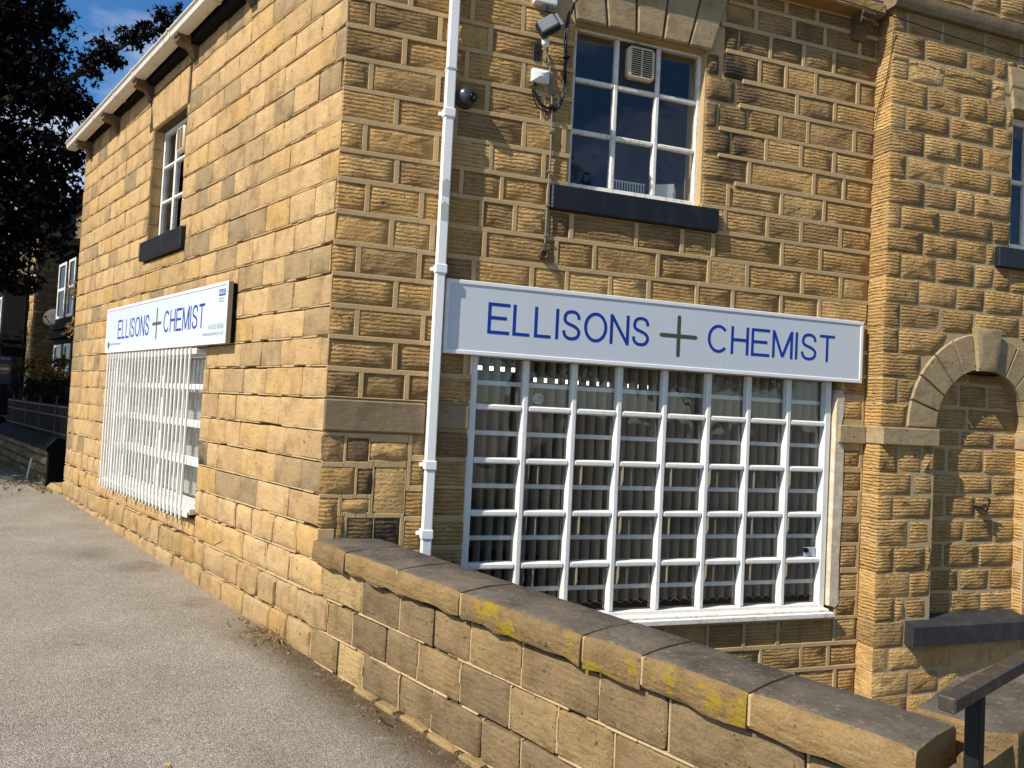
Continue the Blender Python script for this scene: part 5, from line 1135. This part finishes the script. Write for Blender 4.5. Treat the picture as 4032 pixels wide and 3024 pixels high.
def house_window(fr, parent, s0, s1, z0, z1, d, mat='white_gloss'):
    w = empty_part('window', parent); fw = 0.09
    mb = MB(); mb.cbox(fr, s0, s0 + fw, d - 0.05, d, z0, z1, 0.01); mb.cbox(fr, s1 - fw, s1, d - 0.05, d, z0, z1, 0.01)
    zm = z0 + (z1 - z0) * 0.52
    for a, b in ((z0, z0 + fw), (z1 - fw, z1), (zm - 0.05, zm + 0.05)): mb.cbox(fr, s0 + fw, s1 - fw, d - 0.05, d - 0.002, a, b, 0.01)
    put('frame', mb, mat, w)
    for a, b in ((z0 + fw, zm - 0.05), (zm + 0.05, z1 - fw)):
        mb = MB(); mb.add([fr.P(s0 + fw, d - 0.03, a), fr.P(s1 - fw, d - 0.03, a), fr.P(s1 - fw, d - 0.03, b), fr.P(s0 + fw, d - 0.03, b)], [(0, 1, 2, 3)]); put('pane', mb, 'dark_glass', w, smooth=0)
def house(label, s0, s1, dfront, bay0, bay1, dbay, wins, near_flank):
    h = thing('terraced_house', label, 'house', FA.P(s0, dfront, 0.5))
    mb = MB(); mb.cbox(FA, s0 + 0.05, s1, -13, dfront - 0.05, 0.0, 7.6, 0.0, at=(0.3, 0.4, 0.2, 0)); put('wall', mb, 'wall_sandstone', h, smooth=0)
    if near_flank:      # coursed flank facing the shop and sunlit front edge
        fl_ = Fr(-NA, -TA, FA.P(s0 + 0.05, 0, 0)); z = 0.4; i = 0
        while z < 7.4:
            hgt = RNG.uniform(0.15, 0.24); x = -dfront + 0.0
            while x < 6.3:
                L = RNG.uniform(0.3, 0.75)
                if i < 285: stone('stone', fl_, outline(x + 0.01, x + L - 0.01, z + 0.008, z + hgt - 0.008, 0.01, 0.02, 0.4), RNG.uniform(0.0, 0.03), 'wall_sandstone', h, (RNG.uniform(0.1, 0.8), 0.3, RNG.uniform(0, 0.4), 0), bev=0.03, bulge=0.02, back=0.04, edge=-0.02); i += 1
                x += L
            z += hgt
        z = 0.4
        while z < 7.2:
            stone('quoin', FA, outline(s0 + 0.03, s0 + RNG.uniform(0.7, 0.95), z + 0.008, z + 0.30, 0.008, 0.02), dfront, 'sawn_sandstone', h, (RNG.uniform(0.4, 0.9), 0.3, 0, 0), bev=0.02, bulge=0.02, back=0.1, edge=-0.01); z += 0.31
    b = empty_part('bay', h)
    pl = [(bay0, dfront - 0.02), (bay0 + 0.55, dbay), (bay1 - 0.55, dbay), (bay1, dfront - 0.02)]
    def slab_(z0, z1, g, nm):
        mb = MB(); P_ = [(pl[0][0] - g, pl[0][1]), (pl[1][0] - g * .6, pl[1][1] + g), (pl[2][0] + g * .6, pl[2][1] + g), (pl[3][0] + g, pl[3][1])]
        V = [FA.P(s, d_, z0) for s, d_ in P_] + [FA.P(s, d_, z1) for s, d_ in P_]
        mb.add(V, [(0, 1, 5, 4), (1, 2, 6, 5), (2, 3, 7, 6), (0, 3, 2, 1), (4, 5, 6, 7)]); put(nm, mb, 'black_paint', b, smooth=0)
    slab_(0.3, 5.55, 0.0, 'bay_wall')
    for z0, z1, g in ((3.30, 3.48, 0.12), (3.02, 3.16, 0.20), (5.40, 5.52, 0.16), (5.55, 5.75, 0.28)): slab_(z0, z1, g, 'moulding')
    fn = Fr((FA.P(bay0 + 0.55, dbay, 0) - FA.P(bay0, dfront, 0)).normalized(), (FA.P(bay0 + 0.55, dbay, 0) - FA.P(bay0, dfront, 0)).normalized().cross(Vector((0, 0, -1))), FA.P(bay0, dfront, 0))
    if fn.n.dot(NA) < 0: fn.n = -fn.n
    for nm, a, c_, z0, z1 in wins:
        if nm == 'front': house_window(FA, h, a, c_, z0, z1, dbay + 0.05)
        else: house_window(fn, h, a, c_, z0, z1, 0.05)
    mb = MB(); V = [FA.P(s0 - 0.2, dfront + 0.35, 7.6), FA.P(s1, dfront + 0.35, 7.6), FA.P(s1, -13, 7.6), FA.P(s0 - 0.2, -13, 7.6), FA.P(s0 - 0.2, -7.5, 10.4), FA.P(s1, -7.5, 10.4)]
    mb.add(V, [(0, 1, 5, 4), (2, 3, 4, 5), (0, 4, 3), (1, 2, 5), (0, 3, 2, 1)]); put('roof', mb, 'roof_slate', h, smooth=0)
    for z0, z1, g in ((7.3, 7.45, 0.12), (7.45, 7.6, 0.25)):
        mb = MB(); mb.cbox(FA, s0 - 0.1, s1, dfront - 0.04, dfront + g, z0, z1, 0.02); put('eaves_moulding', mb, 'black_paint', h)
    mb = MB(); mb.tube([FA.P(s0 + 1.05, dfront + 0.06, 0.4), FA.P(s0 + 1.05, dfront + 0.06, 7.3)], 0.05, 8); put('drainpipe', mb, 'black_paint', h)
    return h
h1 = house('nearer terraced house with a black painted bay and white sash windows behind the hedge', 15.2, 24.0, -3.15, 19.2, 22.9, -2.5,
           [('front', 21.05, 22.05, 3.62, 5.30), ('front', 19.9, 20.7, 3.62, 5.30), ('front', 21.05, 22.05, 1.5, 2.85), ('front', 19.9, 20.7, 1.5, 2.85)], False)
h2 = house('further terraced house with dark bay, white framed windows and sunlit stone corner', 28.95, 38.5, -2.95, 30.1, 34.3, -2.25,
           [('front', 30.9, 32.1, 3.55, 4.98), ('front', 32.5, 33.6, 3.55, 4.98), ('front', 30.9, 32.1, 1.2, 2.75), ('front', 32.5, 33.6, 1.2, 2.75)], True)
ds = thing('satellite_dish', 'grey satellite dish fixed beside the bay of the nearer house', 'satellite dish', (-6.6, 22.6, 3.7))
ax = Vector((-0.35, -0.9, 0.25)).normalized(); oD = CAM + (Vector((-6.88, 24.12, 3.91)) - CAM) * 0.93
mb = MB(); mb.lathe(oD, ax, [(0.0, -0.06), (0.16, -0.035), (0.27, 0.0), (0.28, 0.004), (0.27, 0.008), (0.0, -0.045)], 24); put('dish', mb, 'slate_paint', ds)
mb = MB(); mb.tube([oD - ax * 0.06, oD - ax * 0.2 + Vector((0.15, 0, -0.1)), oD + Vector((0.5, -0.1, -0.25))], 0.022, 6); mb.tube([oD + Vector((0, 0, -0.25)), oD + ax * 0.35 + Vector((0, 0, -0.1))], 0.012, 5); mb.lathe(oD + ax * 0.35 + Vector((0, 0, -0.1)), ax, [(0.03, -0.05), (0.03, 0.04), (0, 0.05)], 8); put('dish_arm', mb, 'slate_paint', ds)
# estate agent's board
vx = Vector((0.966, 0.259, 0)); vn = Vector((0.259, -0.966, 0)); fS = Fr(vx, vn, (-5.53, 14.16, 0))
eb = thing('sold_board', 'navy estate agent board with an orange brown Sold disc at the far left edge', 'sign', (-5.53, 14.16, 0.4))
mb = MB(); mb.cbox(fS, -0.20, 0.115, -0.012, 0.012, 1.60, 2.21, 0.003); put('board', mb, 'navy_board', eb)
mb = MB(); mb.lathe(fS.P(-0.003, 0.013, 1.925), vn, [(0.118, 0), (0.118, 0.003), (0, 0.003)], 30); put('sold_disc', mb, 'bronze_disc', eb)
small_text('Sold', fS, -0.073, 0.068, 1.905, 0.018, 'paper_white', eb, bold=0.02); small_text('HAYBROOK', fS, -0.17, 0.095, 2.13, 0.014, 'print_grey', eb, height=0.045)
mb = MB(); mb.cbox(fS, -0.225, -0.201, -0.02, 0.02, 0.3, 2.25, 0.003); put('board_post', mb, 'paper_white', eb)

# ------------------------------------------------------------------ small things on the ground
r = random.Random(31)
wd = thing('dead_weed', 'dried straw coloured weed tuft at the foot of the wall below the shop corner', 'weed', FA.P(0.42, 0.03, ground_z(0.42, 0)))
mb = MB()
for _ in range(60):
    b = FA.P(0.42 + r.gauss(0, .05), 0.035 + abs(r.gauss(0, .03)), ground_z(0.42, 0.03)); v = Vector((r.gauss(-.3, 1), r.gauss(-.2, 1), abs(r.gauss(0, .7)))).normalized() * r.uniform(0.05, 0.17)
    mb.tube([b, b + v * 0.5 + Vector((0, 0, 0.02)), b + v + Vector((0, 0, -0.02))], 0.0022, 4)
put('stalks', mb, 'dry_stalk', wd)
sl = MB()
for _ in range(2600):
    s = r.uniform(-3.4, 0.75); dd = abs(r.gauss(0.07, 0.09)) + 0.01; q = r.uniform(0.0015, 0.0055) * (1.6 if r.random() < 0.05 else 1)
    c = FA.P(s, dd, ground_z(s, dd) + q * 0.4 + 0.004); V = [c + Vector((r.uniform(-1, 1), r.uniform(-1, 1), r.uniform(-.7, .9))) * q for _ in range(5)]
    sl.add(V, [(0, 1, 2), (0, 2, 3), (0, 3, 4), (0, 4, 1), (1, 2, 3, 4)], r.choice((0, 0, 1)))
put('soil_crumbs', sl, ('soil', 'mortar_pale'), kind='stuff', smooth=0)
lv = MB()
for _ in range(260):
    s = r.uniform(7.5, 13); dd = abs(r.gauss(0.0, 0.25)) + 0.04
    leaf_star(r, FA.P(s, dd, ground_z(s, dd) + 0.025), 0.05, r.random(), lv)
for _ in range(40):
    s = r.uniform(0.2, 1.0); dd = abs(r.gauss(0.02, 0.09)) + 0.03
    leaf_star(r, FA.P(s, dd, ground_z(s, dd) + 0.015), 0.025, r.random(), lv)
put('leaf_litter', lv, 'autumn_leaf', kind='stuff', smooth=0, recalc=False)
def fallen(label, s, dd, size):
    z = ground_z(s, dd); mb = MB(); a = r.uniform(0, 6.28); u = Vector((cos(a), sin(a), 0)); w = Vector((-sin(a), cos(a), 0)); c = FA.P(s, dd, z + 0.008)
    mb.add([c - u * size, c + w * size * .32 + Vector((0, 0, .006)), c + u * size, c - w * size * .32 + Vector((0, 0, .006)), c + Vector((0, 0, -0.002))], [(0, 1, 4), (1, 2, 4), (2, 3, 4), (3, 0, 4)])
    o = put('fallen_leaf', mb, 'dry_leaf', label=label, cat='leaf', smooth=0)
fallen('small orange leaf lying alone on the grey pavement at lower left', -0.95, 1.18, 0.028)
twg = MB(); twg.tube([FA.P(-1.05, 0.12, ground_z(-1, .1) + .012), FA.P(-1.12, 0.15, ground_z(-1, .1) + .02), FA.P(-1.2, 0.13, ground_z(-1, .1) + .012)], 0.004, 5)
put('twig', twg, 'bark', label='short bent twig on the dirt strip beside the low wall', cat='twig')
